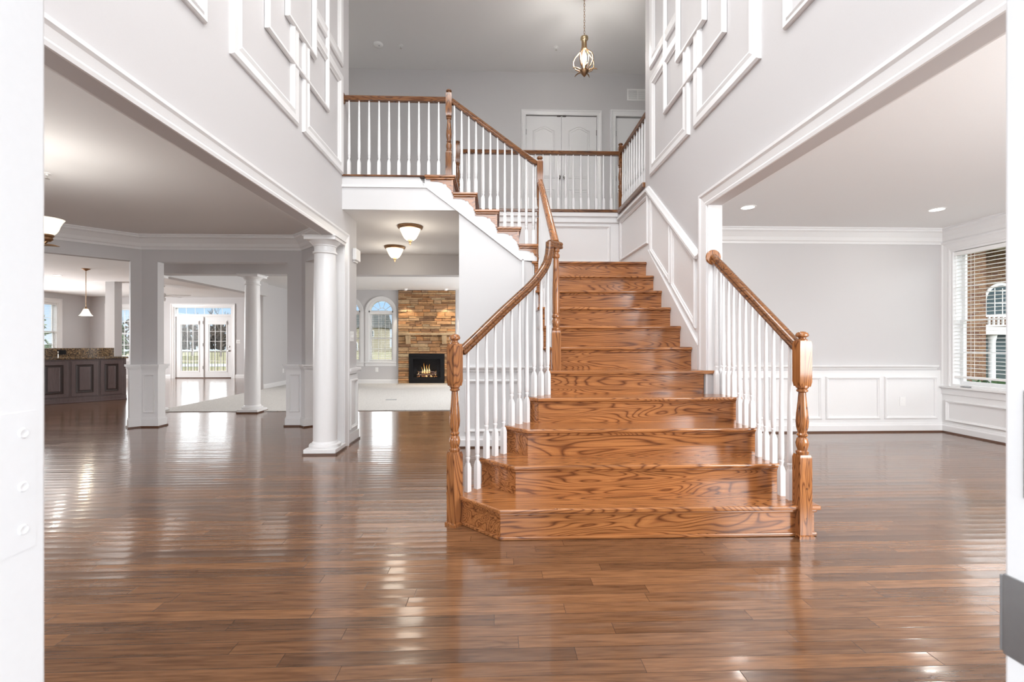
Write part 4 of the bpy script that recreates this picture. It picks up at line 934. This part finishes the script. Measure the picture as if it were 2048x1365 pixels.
sd = thing('smoke_detector', 'round white smoke detector on the high foyer ceiling', 'smoke detector', (-1.82, 7.08, ZC2))
MB().lathe([(.07, 0), (.07, -.012), (.064, -.03), (.045, -.042), (0, -.044)], (-1.82, 7.08, ZC2), 28).build('cover', PLASTIC, sd, smooth=True)
MB().lathe([(.012, -.04), (.012, -.047), (0, -.047)], (-1.80, 7.05, ZC2), 12).build('test_button', GREYGAP, sd)
def sprinkler(label, c, grp='fire sprinklers'):
    o = thing('fire_sprinkler', label, 'sprinkler', c)
    MB().lathe([(.035, 0), (.033, -.006), (.012, -.008), (.012, -.02), (0, -.02)], c, 20).build('escutcheon', PLASTIC, o, smooth=True)
    MB().lathe([(.004, -.018), (.004, -.045), (.016, -.046), (.016, -.049), (0, -.049)], c, 14).build('deflector', NICKEL, o, smooth=True)
sprinkler('small sprinkler head beside the smoke detector on the high ceiling', (-1.48, 7.1, ZC2))
sprinkler('small sprinkler head left of the hanging foyer lamp', (.93, 7.06, ZC2))
sprinkler('small sprinkler head on the dining room ceiling by the white door jamb', (-3.93, 4.12, ZC))
tag(MB().box(-2.24, -2.03, 9.27, 9.36, .0121, .018).build('floor_vent', ALU), 'small metal floor register set in the pale carpet', 'vent')

# ------------------------------------------------------------------ lamps
def can(x, y, label, power, grp='recessed ceiling lights', room='', r=.085):
    o = thing('recessed_light', label, 'ceiling light', (x, y, ZC), None)
    MB().lathe([(r, 0), (r, -.004), (r*.8, -.006), (r*.78, 0)], (x, y, ZC), 28).build('trim_ring', PLASTIC, o, smooth=True)
    MB().lathe([(r*.79, 0), (r*.79, -.003), (0, -.003)], (x, y, ZC), 28).build('lens', CAN, o)
    lamp('can_lamp', 'AREA', (x, y, ZC - .012), (0, 0, 0), power, (1, .96, .9), r*1.5)
can(2.75, 4.89, 'left recessed light on the living room ceiling', 5)
can(4.90, 4.90, 'right recessed light on the living room ceiling, toward the window', 5)
can(-9.68, 10.37, 'recessed light on the kitchen ceiling left of the pendant', 5)
lamp('family_ceiling_fill', 'AREA', (-2.6, 9.1, ZC - .02), (0, 0, 0), 22, (1, .98, .95), 4.6, 1.9)  # broad added fill hidden behind the beam, no fixtures here
lamp('breakfast_ceiling_fill', 'AREA', (-6.6, 9.0, ZC - .02), (0, 0, 0), 14, (1, .98, .95), 1.2, 1.8)  # unseen fill added to brighten the breakfast area
lamp('kitchen_ceiling_fill', 'AREA', (-8.2, 6.2, ZC - .02), (0, 0, 0), 22, (1, .98, .95), 3.2, 1.6)  # extra fill tucked behind the bay header, belongs to no fixture
for x, lb in ((-2.52, 'left'), (-1.41, 'right')):
    o = thing('eyeball_light', lb + ' of two small white spotlights on the ceiling above the stone fireplace', 'ceiling light', (x, 12.70, ZC))
    MB().lathe([(.075, 0), (.075, -.006), (.055, -.01), (.05, -.03), (.035, -.045), (0, -.047)], (x, 12.70, ZC), 20).build('housing', PLASTIC, o, smooth=True)
    lamp('eyeball_lamp', 'SPOT', (x, 12.62, ZC - .06), (math.radians(10), 0, 0), 55, (1, .86, .66), radius=.03).data.spot_size = math.radians(56)
def flush(x, y, r, label):
    o = thing('flush_mount_light', label, 'ceiling light', (x, y, ZC))
    MB().lathe([(r, 0), (r*1.02, -.012), (r*.97, -.03), (r*.86, -.04), (r*.8, -.036)], (x, y, ZC), 36).build('ring', BRONZE, o, smooth=True)
    MB().lathe([(r*.84, -.034), (r*.79, -.055), (r*.64, -.11), (r*.47, -.155), (r*.30, -.178), (0, -.182)], (x, y, ZC), 36).build('glass_shade', SHADE, o, smooth=True)
    MB().lathe([(.034, -.174), (.034, -.184), (.014, -.198), (.017, -.212), (.008, -.224), (.004, -.242), (0, -.244)], (x, y, ZC), 18).build('finial', BRONZE, o, smooth=True)
    lamp('flush_lamp', 'POINT', (x, y, ZC - .27), (0, 0, 0), 6, (1, .90, .76), radius=.16)
flush(-1.10, 5.84, .158, 'nearer bronze and glass bowl light on the hall ceiling')
flush(-1.57, 7.09, .158, 'farther bronze and glass bowl light on the hall ceiling by the beam')
# foyer pendant
px_, py_ = 1.165, 6.0
fp = thing('pendant_lantern', 'slender bronze cage pendant on a long chain under the high foyer ceiling', 'pendant light', (px_, py_, 5.78))
MB().lathe([(.065, 0), (.065, -.01), (.03, -.03), (.012, -.035), (0, -.035)], (px_, py_, ZC2), 24).build('canopy', BRASSY, fp, smooth=True)
cn = MB(); z = ZC2 - .03; i = 0
while z > 5.26:
    d = Vector((1, 0, 0)) if i % 2 == 0 else Vector((0, 1, 0)); pts = []
    for j in range(13):
        a_ = 2*PI*j/12; pts.append(Vector((px_, py_, z - .022)) + d*math.sin(a_)*.009 + Vector((0, 0, math.cos(a_)*.022)))
    cn.tube(pts, .0028, 6); z -= .036; i += 1
cn.build('chain', BRONZE, fp, smooth=True)
Z = lambda q: 1.18 + (685 - q) * 6.02 / 910
MB().lathe([(.006, Z(70)), (.02, Z(71)), (.05, Z(73)), (.052, Z(77)), (.042, Z(79.5)), (.036, Z(80)), (.03, Z(83)), (.026, Z(90)), (.028, Z(97)), (0, Z(98))], (px_, py_, 0), 24).build('cap_and_neck', BRASSY, fp, smooth=True)
for j in range(5):
    a_ = 2*PI*j/5 + .35; d = Vector((math.cos(a_), math.sin(a_), 0)); pts = []
    for r_, q in ((.030, 82), (.030, 92), (.045, 100), (.085, 106), (.125, 112), (.148, 120), (.145, 128), (.115, 136), (.06, 141), (.02, 143)): pts.append(Vector((px_, py_, Z(q))) + d*r_)
    MB().tube(pts, .0065, 8).build('arm', BRONZE, fp, smooth=True)
    d2_ = Vector((math.cos(a_+.63), math.sin(a_+.63), 0))
    tip = [Vector((px_, py_, Z(q))) + d2_*r_ for r_, q in ((.03, 143), (.07, 139.5), (.11, 138), (.15, 139), (.172, 141))]
    MB().tube(tip, [.007, .009, .009, .007, .003], 8).build('leaf_tip', BRONZE, fp, smooth=True)
    ip = [Vector((px_, py_, Z(q))) + d2_*r_ for r_, q in ((.028, 97), (.05, 104), (.06, 114), (.052, 126), (.03, 138))]
    MB().tube(ip, .004, 6).build('inner_rib', BRONZE, fp, smooth=True)
MB().lathe([(.012, Z(139)), (.06, Z(140)), (.058, Z(142)), (.03, Z(148)), (.008, Z(152)), (0, Z(152.5))], (px_, py_, 0), 24).build('cone', BRONZE, fp, smooth=True)
MB().lathe([(.004, Z(152)), (.010, Z(154)), (.012, Z(156)), (.007, Z(158.5)), (0, Z(159))], (px_, py_, 0), 16).build('glass_finial', GLASS, fp, smooth=True)
MB().lathe([(.008, Z(136)), (.016, Z(130)), (.030, Z(121)), (.033, Z(113)), (.022, Z(105)), (.01, Z(99)), (0, Z(98))], (px_, py_, 0), 20).build('lit_bulb', BULB, fp, smooth=True)
lamp('pendant_lamp', 'POINT', (px_, py_, Z(112)), (0, 0, 0), 55, (1, .96, .9), radius=.06)
lamp('upper_hall_fill', 'POINT', (-3.0, 6.5, 5.2), (0, 0, 0), 7, (1, .96, .9), radius=.12)  # out-of-view light added to lift the upstairs ceiling, no fixture
# kitchen pendant
kx, ky = -8.26, 9.445
kp = thing('pendant_light', 'thin bronze rod pendant with a white bell shade over the kitchen peninsula', 'pendant light', (kx, ky, ZC))
MB().lathe([(.07, 0), (.07, -.008), (.03, -.03), (.008, -.045), (0, -.045)], (kx, ky, ZC), 24).build('canopy', BRONZE, kp, smooth=True)
MB().lathe([(.006, -.03), (.006, -.79)], (kx, ky, ZC), 10).build('rod', BRONZE, kp)
MB().lathe([(.008, -.76), (.012, -.775), (.03, -.80), (.032, -.815), (0, -.815)], (kx, ky, ZC), 18).build('socket', BRONZE, kp, smooth=True)
MB().lathe([(.03, -.805), (.045, -.83), (.062, -.875), (.085, -.92), (.108, -.945), (.104, -.945), (.08, -.918), (.058, -.875), (.04, -.83), (.026, -.81)], (kx, ky, ZC), 28).build('glass_shade', SHADE, kp, smooth=True)
lamp('kitchen_pendant_lamp', 'POINT', (kx, ky, ZC - 1.0), (0, 0, 0), 6, (1, .88, .7), radius=.05)
# dining chandelier: only its right-hand arm reaches into the picture
dx, dy = -3.70, 3.5
dn = thing('chandelier', 'bronze dining chandelier with upturned glass shades, cut off by the white door jamb', 'chandelier', (dx, dy, ZC))
MB().lathe([(.07, 0), (.07, -.01), (.02, -.035), (.008, -.04), (.008, -.45), (.03, -.47), (.05, -.55), (.035, -.66), (.05, -.74), (.03, -.83), (.01, -.87), (0, -.875)], (dx, dy, ZC), 22).build('stem', BRONZE, dn, smooth=True)
for j in range(3):
    a_ = 2*PI*j/3; d = Vector((math.cos(a_), math.sin(a_), 0)); o_ = Vector((dx, dy, 0))
    am = MB().tube([o_ + d*r_ + Vector((0, 0, z)) for r_, z in ((.03, 1.86), (.12, 1.84), (.22, 1.85), (.31, 1.885), (.36, 1.935))], .009, 8)
    am.tube([o_ + d*r_ + Vector((0, 0, z)) for r_, z in ((.30, 1.90), (.36, 1.905), (.41, 1.90), (.45, 1.892))], [.006, .009, .007, .002], 8)
    am.lathe([(.02, 1.93), (.034, 1.945), (.03, 1.96), (.04, 1.97), (.036, 1.985), (0, 1.985)], (dx + d.x*.36, dy + d.y*.36, 0), 18)
    ao = am.build('arm', BRONZE, dn, smooth=True)
    MB().lathe([(.035, 1.98), (.05, 1.995), (.064, 2.02), (.072, 2.05), (.088, 2.085), (.098, 2.098), (.094, 2.098), (.082, 2.08), (.066, 2.05), (.058, 2.02), (.045, 1.998), (.03, 1.985)], (dx + d.x*.36, dy + d.y*.36, 0), 28).build('glass_shade', SHADE, ao, smooth=True)
    lamp('chandelier_lamp', 'POINT', (dx + d.x*.36, dy + d.y*.36, 2.10), (0, 0, 0), 7, (1, .965, .925), radius=.04)

# ------------------------------------------------------------------ kitchen peninsula (turned 45 degrees)
KM = Matrix.Translation((-7.656, 9.677, 0)) @ Matrix.Rotation(PI/4, 4, 'Z')      # local x runs along the front (to the right = 0), y = back
pen = thing('kitchen_peninsula', 'dark espresso kitchen peninsula base with three raised-panel doors', 'cabinet', (-7.656, 9.677, 0))
MB(KM).box(-2.2, 0, 0, .62, .09, .845).build('cabinet_body', CAB, pen)
MB(KM).box(-2.2, .006, -.008, .60, .001, .09).box(-2.2, .012, -.014, .60, .001, .025).build('base_board', CAB, pen, bevel=.003)
for a, b in ((-.395, -.06), (-.815, -.435), (-1.25, -.86), (-1.68, -1.29)):
    d_ = MB(KM).box(a, b, -.02, 0, .125, .81).build('door', CAB, pen, bevel=.003)
    q = MB(KM); ia, ib, iz0, iz1 = a+.062, b-.062, .19, .745
    q.sweep([(ia, -.02, iz0), (ib, -.02, iz0), (ib, -.02, iz1), (ia, -.02, iz1)], (0, -1, 0), [(0, 0), (0, .006), (.012, .008), (.022, .002), (.05, .002), (.05, 0)], True)
    q.build('dark_panel_groove', CABD, d_)
    MB(KM).box(ia+.048, ib-.048, -.034, -.02, iz0+.048, iz1-.048).build('raised_panel', CAB, d_, bevel=.008)
tag(MB(KM).box(-2.25, .035, -.035, .70, .847, .885).build('countertop', GRANITE, bevel=.006), 'dark speckled granite countertop on the kitchen peninsula', 'countertop')
tag(MB(KM).box(-2.25, -.12, .662, .70, .8855, 1.06).build('backsplash', GRANITE), 'dark speckled granite backsplash strip behind the peninsula counter', 'backsplash')
wall('wall_peninsula_knee', MB(KM).box(-2.25, -.12, .705, .82, 0, 1.055))
plate_o = MB(KM).box(-.98, -.86, .655, .661, .93, 1.02).build('power_outlet', BLACK); tag(plate_o, 'black outlet plate in the granite backsplash', 'outlet')
fc = thing('kitchen_faucet', 'curved chrome faucet at the left end of the peninsula by the white jamb', 'faucet', tuple(KM @ Vector((-1.22, .50, .885))))
MB(KM).tube([(-1.22, .50, .886), (-1.22, .50, 1.06)] + [(-1.22 , .50 - .07 + .07*math.cos(a_), 1.06 + .07*math.sin(a_)) for a_ in [PI*i/8 for i in range(1, 9)]] + [(-1.22, .36, 1.0)], .011, 10).build('spout', NICKEL, fc, smooth=True)
MB(KM).lathe([(.026, .886), (.026, .9), (.014, .92)], (-1.22, .50, 0), 16).build('base', NICKEL, fc, smooth=True)
MB(KM).tube([(-.98, .52, .886), (-.98, .52, .95), (-.98, .47, .99), (-.98, .43, .975)], .008, 8).build('sprayer', NICKEL, fc, smooth=True)
wall('wall_kitchen_post', MB().box(-9.53, -9.31, 11.42, 11.64, 0, ZC))

# ------------------------------------------------------------------ breakfast room ceiling fan
fx, fy_ = -8.75, 12.2
fan = thing('ceiling_fan', 'white ceiling fan in the breakfast room, one blade showing past the pier', 'ceiling fan', (fx, fy_, ZC))
MB().lathe([(.07, 0), (.07, -.03), (.015, -.05), (.015, -.18), (.09, -.2), (.10, -.27), (.06, -.31), (.09, -.33), (.08, -.4), (0, -.42)], (fx, fy_, ZC), 24).build('motor', PLASTIC, fan, smooth=True)
for j in range(5):
    a_ = 2*PI*j/5 + .25; R_ = Matrix.Translation((fx, fy_, ZC - .24)) @ Matrix.Rotation(a_, 4, 'Z') @ Matrix.Rotation(.2, 4, 'X')
    MB(R_).prism([(.14, -.05), (.30, -.065), (.62, -.07), (.66, -.04), (.66, .04), (.62, .07), (.30, .065), (.14, .05)], -.004, .004).build('blade', PLASTIC, fan)
    MB(R_).box(.08, .2, -.015, .015, -.012, -.004).build('blade_iron', NICKEL, fan)

# ------------------------------------------------------------------ fireplace
FX0, FX1, FYF = -2.78, -1.17, 12.99
fpz = thing('fireplace', 'floor-to-ceiling brown ledgestone fireplace with stone mantel shelf and burning gas insert', 'fireplace', (-1.975, 13.0, 0))
MB().box(FX0, FX1, FYF+.012, 13.049, .012, ZC - .001).build('mortar_backing', MORTAR, fpz)
sb = MB(); z = .014; BX0, BX1, BZ1 = -2.475, -1.478, .852
while z < ZC - .02:
    hgt = random.choice([.05, .065, .08, .10, .12]); hgt = min(hgt, ZC - .003 - z)
    if z < BZ1 < z + hgt + .02: hgt = BZ1 - z + .004 if BZ1 - z > .02 else hgt
    spans = [(FX0, FX1)] if z >= BZ1 - .001 else [(FX0, BX0), (BX1, FX1)]
    for s0, s1 in spans:
        xx_ = s0
        while xx_ < s1 - .001:
            ww = random.uniform(.16, .5)
            if s1 - xx_ - ww < .09: ww = s1 - xx_
            dd = random.uniform(0, .035); g = .004
            sub = [(z, z + hgt)]
            if hgt > .09 and random.random() < .35: sub = [(z, z + hgt*.5), (z + hgt*.5, z + hgt)]
            for (za, zb) in sub:
                d2_ = dd + random.uniform(-.006, .006); x0, x1 = xx_+g/2, xx_+ww-g/2
                j = lambda: random.uniform(-.004, .004)
                a = [sb.v(p) for p in ((x0, FYF+.02, za+g/2), (x1, FYF+.02, za+g/2), (x1, FYF+.02, zb-g/2), (x0, FYF+.02, zb-g/2))]
                bq = [sb.v(p) for p in ((x0+.004, FYF-d2_+j(), za+g/2+.003+abs(j())), (x1-.004, FYF-d2_+j(), za+g/2+.003+abs(j())), (x1-.004, FYF-d2_+j(), zb-g/2-.003), (x0+.004, FYF-d2_+j(), zb-g/2-.003))]
                sb.f(bq)
                for i in range(4): sb.f([a[i], a[(i+1) % 4], bq[(i+1) % 4], bq[i]])
            xx_ += ww
    z += hgt
sb.build('stone_facing', STONE, fpz)
MB().box(-2.74, -1.21, FYF-.20, FYF-.005, 1.385, 1.44).build('mantel_shelf', MANTEL, fpz, bevel=.006)
for a, b in ((-2.555, -2.43), (-1.54, -1.415)): MB().prism_x([(FYF-.005, 1.13), (FYF-.06, 1.13), (FYF-.15, 1.33), (FYF-.15, 1.384), (FYF-.005, 1.384)], a, b).build('corbel', MANTEL, fpz, bevel=.006)
fi = MB().box(-2.472, -2.36, FYF-.05, FYF+.01, .022, .849).box(-1.59, -1.48, FYF-.05, FYF+.01, .022, .849).box(-2.36, -1.59, FYF-.05, FYF+.01, .70, .849).box(-2.36, -1.59, FYF-.05, FYF+.01, .022, .18)
fi.box(-2.44, -1.51, FYF-.056, FYF-.05, .06, .09).box(-2.44, -1.51, FYF-.056, FYF-.05, .11, .135).box(-2.44, -1.51, FYF-.056, FYF-.05, .77, .80)
fi.build('firebox_frame', BLACK, fpz, bevel=.003)
MB().box(-2.36, -1.59, FYF+.0, FYF+.011, .18, .70).build('firebox_back', BLACK, fpz)
MB().box(-2.36, -1.59, FYF-.048, FYF-.044, .18, .70).build('firebox_glass', FIREGLASS, fpz)
for (p, q, r_) in (((-2.25, .255), (-1.80, .275), .038), ((-2.08, .245), (-1.69, .285), .036), ((-2.22, .33), (-1.86, .345), .032), ((-1.98, .35), (-1.70, .33), .03)):
    P0, P1 = Vector((p[0], FYF-.012, p[1])), Vector((q[0], FYF-.016, q[1]))
    lg = MB(); pts = [P0.lerp(P1, i/8) + Vector((0, 0, random.uniform(-.006, .006))) for i in range(9)]
    lg.tube(pts, [r_*random.uniform(.55, .68) for _ in pts], 9); lg.build('log', LOG, fpz, smooth=True)
em_ = MB()
for i in range(26):
    c = (random.uniform(-2.27, -1.68), FYF-.022+random.uniform(-.004, .006), .20+random.uniform(0, .025)); em_.lathe([(0, -.012), (.015, 0), (0, .012)], c, 6)
em_.build('embers', EMBER, fpz)
for (xf, hf, wf, zf) in ((-2.04, .29, .045, .30), (-1.965, .24, .05, .30), (-1.90, .25, .04, .31), (-2.10, .18, .03, .30), (-2.21, .11, .02, .25), (-1.73, .13, .022, .25), (-1.99, .12, .04, .2), (-1.85, .10, .03, .2)):
    fl_ = MB(); pts = []; rs = []
    for i in range(9):
        t_ = i/8; pts.append((xf + math.sin(t_*5 + xf*9)*.02*t_, FYF-.026, zf + hf*t_)); rs.append(wf*(1-t_)**.8*(.45+.9*math.sin(PI*min(1, t_*1.6+.2))**2)*.55+.0015)
    M_ = Matrix.Translation((0, FYF-.026, 0)) @ Matrix.Diagonal((1, .3, 1, 1)) @ Matrix.Translation((0, -(FYF-.026), 0)); fl_.M = M_
    fl_.tube(pts, rs, 8); fl_.build('flame', FLAME, fpz, smooth=True)
lamp('fire_lamp', 'POINT', (-1.975, FYF-.25, .35), (0, 0, 0), 1.5, (1, .55, .25), radius=.08)
tag(MB().box(-2.75, -1.20, 12.55, 12.95, .0125, .02).build('hearth', noisy('hearth_slate', [(.3, (.42, .38, .33)), (.7, (.58, .54, .49))], 4.0, .7)), 'pale flush stone hearth strip in front of the fireplace', 'hearth')

# ------------------------------------------------------------------ outdoors
def house(label, x0, x1, y, zg, ze, zr, wins, ridge_along=True):
    o = thing('neighbor_house', label, 'house', ((x0+x1)/2, y, zg))
    MB().box(x0, x1, y, y+8, zg, ze).build('walls', SIDING, o)
    MB().prism_x([(y-.5, ze), (y+8.5, ze), (y+4, zr)], x0-.5, x1+.5).build('roof', SHINGLE, o)
    for a, b, c, d in wins:
        f_ = MB().box(a-.1, b+.1, y-.06, y, c-.1, d+.1).build('window', TRIM, o); MB().box(a, b, y-.08, y-.06, c, d).build('pane', WINDARK, f_)
    return o
house('cream two-storey house with a dark roof beyond the family room window', -28.5, -21.8, 86, -.7, 3.9, 7.4, [(-27.5, -26.6, 1.7, 3.0), (-24.6, -23.0, 2.3, 3.3), (-27.9, -26.0, -.3, 1.0), (-25.2, -23.6, -.2, 1.2)])
house('small pale house with a dark roof at the right edge of the family room window', -20.6, -15, 104, -.7, 2.4, 4.4, [(-19.6, -18.4, .4, 1.5)])
struct(MB().box(-60, 10, 34, 38, -.6, -.585).build('ground_road', ROAD))
wm = MB(); rw = random.Random(21)
for i in range(230):
    x_, y_ = rw.uniform(-92, -30), rw.uniform(104, 124); h_ = rw.uniform(4.5, 7.6)
    wm.tube([(x_, y_, -.6), (x_ + rw.uniform(-.2, .2), y_, h_ * .5), (x_, y_, h_)], [.16, .11, .02], 5)
    for k in range(16):
        c = Vector((x_ + rw.uniform(-1.3, 1.3), y_ + rw.uniform(-1.3, 1.3), -.2 + (h_ + .2) * rw.uniform(.0, .93)))
        vs = [wm.v(c + Vector((rw.uniform(-1, 1), rw.uniform(-1, 1), rw.uniform(-.8, .8))) * .75) for _ in range(4)]
        for q in ((0,1,2),(0,2,3),(0,3,1),(1,3,2)): wm.f([vs[n] for n in q])
wo = wm.build('woods', WOODS); tag(wo, 'distant brown band of bare woods beyond the glazed doors', 'woods'); wo['kind'] = 'stuff'
def bare_tree(x, y, h_, label, seed):
    rnd = random.Random(seed); o = thing('bare_tree', label, 'tree', (x, y, -.6))
    t_ = MB(); b_ = MB()
    t_.tube([(x, y, -.6), (x+.1, y, h_*.35), (x, y, h_*.75)], [h_*.022, h_*.016, h_*.006], 7); t_.build('trunk', BARK, o)
    def grow_(p, d, ln, r_, lev):
        q = p + d*ln; b_.tube([p, (p+q)/2 + Vector((rnd.uniform(-.1, .1), 0, rnd.uniform(0, .1)))*ln, q], [r_, r_*.8, r_*.55], 4)
        if lev:
            for _ in range(3):
                d2_ = (d + Vector((rnd.uniform(-.8, .8), rnd.uniform(-.8, .8), rnd.uniform(-.1, .7)))).normalized(); grow_(p + d*ln*rnd.uniform(.5, 1), d2_, ln*.62, r_*.5, lev-1)
    for i in range(9):
        z = h_*(.25 + .055*i); a_ = rnd.uniform(0, 6.28); grow_(Vector((x, y, z)), Vector((math.cos(a_)*.8, math.sin(a_)*.8, .7)).normalized(), h_*.2, h_*.008, 3)
    b_.build('branches', BARK, o)
bare_tree(-37.5, 60, 5.6, 'bare tree on the lawn seen through the left glazed door', 1)
bare_tree(-40.5, 62, 5, 'smaller bare tree left of the other on the lawn, through the left glazed door', 4)
bare_tree(-34.4, 58, 5.8, 'bare tree seen through the right glazed door', 2)
bare_tree(-31.5, 58, 5.4, 'bare tree farthest right behind the right glazed door', 3)
def evergreen(x, y, h_, w_, label, seed, zb=-.6, n=240):
    rnd = random.Random(seed); o = thing('evergreen_tree', label, 'tree', (x, y, zb)); f_ = MB()
    for i in range(n):
        t_ = rnd.random(); a_ = rnd.uniform(0, 6.28); r_ = w_*(1-t_**1.3)*rnd.uniform(.5, 1)*.9+.05; z = zb + .1 + h_*t_
        c = Vector((x + r_*math.cos(a_), y + r_*math.sin(a_), z)); s_ = w_*.22
        pts = [c + Vector((rnd.uniform(-1, 1), rnd.uniform(-1, 1), rnd.uniform(-.8, .8)))*s_ for _ in range(4)]
        vs = [f_.v(p) for p in pts]
        for q in ((0,1,2),(0,2,3),(0,3,1),(1,3,2)): f_.f([vs[k] for k in q])
    f_.build('foliage', LEAF, o); MB().tube([(x, y, zb), (x, y, zb + h_*.8)], [w_*.1, .02], 7).build('trunk', BARK, o)
evergreen(-9.25, 17.2, 1.15, .42, 'round green shrub against the deck railing outside the right glazed door', 1, -.35, 160)
evergreen(-20.8, 25.0, 3.6, 1.5, 'evergreen on the lawn outside the kitchen back window', 2)
evergreen(-19.5, 19.2, 4.2, 1.5, 'tall evergreen outside the kitchen side window', 5)
evergreen(-25.2, 22.5, 5, 1.8, 'evergreen farther off outside the kitchen side window', 6)
dk = thing('deck_railing', 'slim railing around the back deck outside the glazed doors', 'railing', (-9.6, 18.2, -.1))
MB().box(-13, -7.5, 18.17, 18.23, .79, .83).build('top_rail', DARKMETAL, dk); MB().box(-13, -7.5, 18.18, 18.22, .02, .06).build('bottom_rail', DARKMETAL, dk)
for i in range(48): MB().box(-12.95+.113*i, -12.935+.113*i, 18.19, 18.205, .06, .78).build('spindle', DARKMETAL, dk)
struct(MB().box(-13.2, -6.2, 15.41, 18.3, -.2, -.04).build('floor_deck', noisy('deck_boards', [(.3, (.30, .25, .20)), (.7, (.40, .34, .28))], 5, .8, (1, 8, 1))))
# brick wing seen through the living-room window
bw = thing('brick_house', 'red brick house with arched window and white balcony seen through the living room blind', 'house', (14, 13, -.6))
MB().box(11.0, 14.50, 13.0, 13.4, -.6, 4.2).box(14.50, 22, 14.3, 14.7, -.6, 4.2).build('brick_walls', BRICK, bw)
af = MB(); ax, az, ar_ = 16.45, 2.52, .60
pts = [(ax - ar_*math.cos(PI*i/16), az + ar_*math.sin(PI*i/16)) for i in range(17)]
af.prism_y([(ax-ar_, 2.0)] + pts + [(ax+ar_, 2.0)], 14.27, 14.299); fo = af.build('arched_window', TRIM, bw)
ag = MB(); r2 = ar_-.09
pts = [(ax - r2*math.cos(PI*i/16), az + r2*math.sin(PI*i/16)) for i in range(17)]
ag.prism_y([(ax-r2, 2.08)] + pts + [(ax+r2, 2.08)], 14.255, 14.268).build('pane', WINDARK, fo)
mu = MB()
for i in (-1, 0, 1): mu.box(ax+i*.26-.015, ax+i*.26+.015, 14.245, 14.254, 2.08, az+.42)
for z in (2.45, 2.85): mu.box(ax-r2, ax+r2, 14.24, 14.25, z-.015, z+.015)
mu.build('muntins', TRIM, fo)
MB().box(14.51, 22, 13.75, 14.28, 1.42, 1.66).build('balcony_beam', TRIM, bw)
bl_ = MB().box(14.51, 22, 13.78, 13.84, 1.98, 2.05).box(14.51, 22, 13.78, 13.84, 1.68, 1.73)
for i in range(50): bl_.box(14.58+.15*i, 14.63+.15*i, 13.79, 13.83, 1.73, 1.98)
bl_.build('balcony_railing', TRIM, bw)
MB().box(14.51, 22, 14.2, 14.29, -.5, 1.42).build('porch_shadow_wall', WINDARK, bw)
for x in (14.75, 15.75, 17.0): MB().lathe([(.12, -.5), (.09, -.3), (.09, 1.2), (.13, 1.42)], (x, 13.95, 0), 16).build('porch_column', TRIM, bw, smooth=True)
MB().box(11, 22, 12.3, 14.3, 4.2, 4.32).prism_x([(12.2, 3.95), (12.4, 4.2), (13.0, 4.2), (13.0, 4.1)], 13.9, 14.05).prism_x([(12.2, 3.95), (12.4, 4.2), (13.0, 4.2), (13.0, 4.1)], 15.2, 15.35).build('eaves', TRIM, bw)
MB().prism_x([(12.0, 4.3), (16, 4.3), (16, 6.2)], 10.9, 22).build('roof', SHINGLE, bw)
hd_ = MB(); rnd = random.Random(9)
for i in range(500):
    c = Vector((rnd.uniform(10, 17), rnd.uniform(11.3, 12.2), -.6 + rnd.random()*.75)); pts = [c + Vector((rnd.uniform(-1, 1), rnd.uniform(-1, 1), rnd.uniform(-1, 1)))*.16 for _ in range(4)]; vs = [hd_.v(p) for p in pts]
    for q in ((0,1,2),(0,2,3),(0,3,1),(1,3,2)): hd_.f([vs[k] for k in q])
tag(hd_.build('hedge', LEAF), 'low green hedge along the foot of the brick house outside the living room', 'hedge')
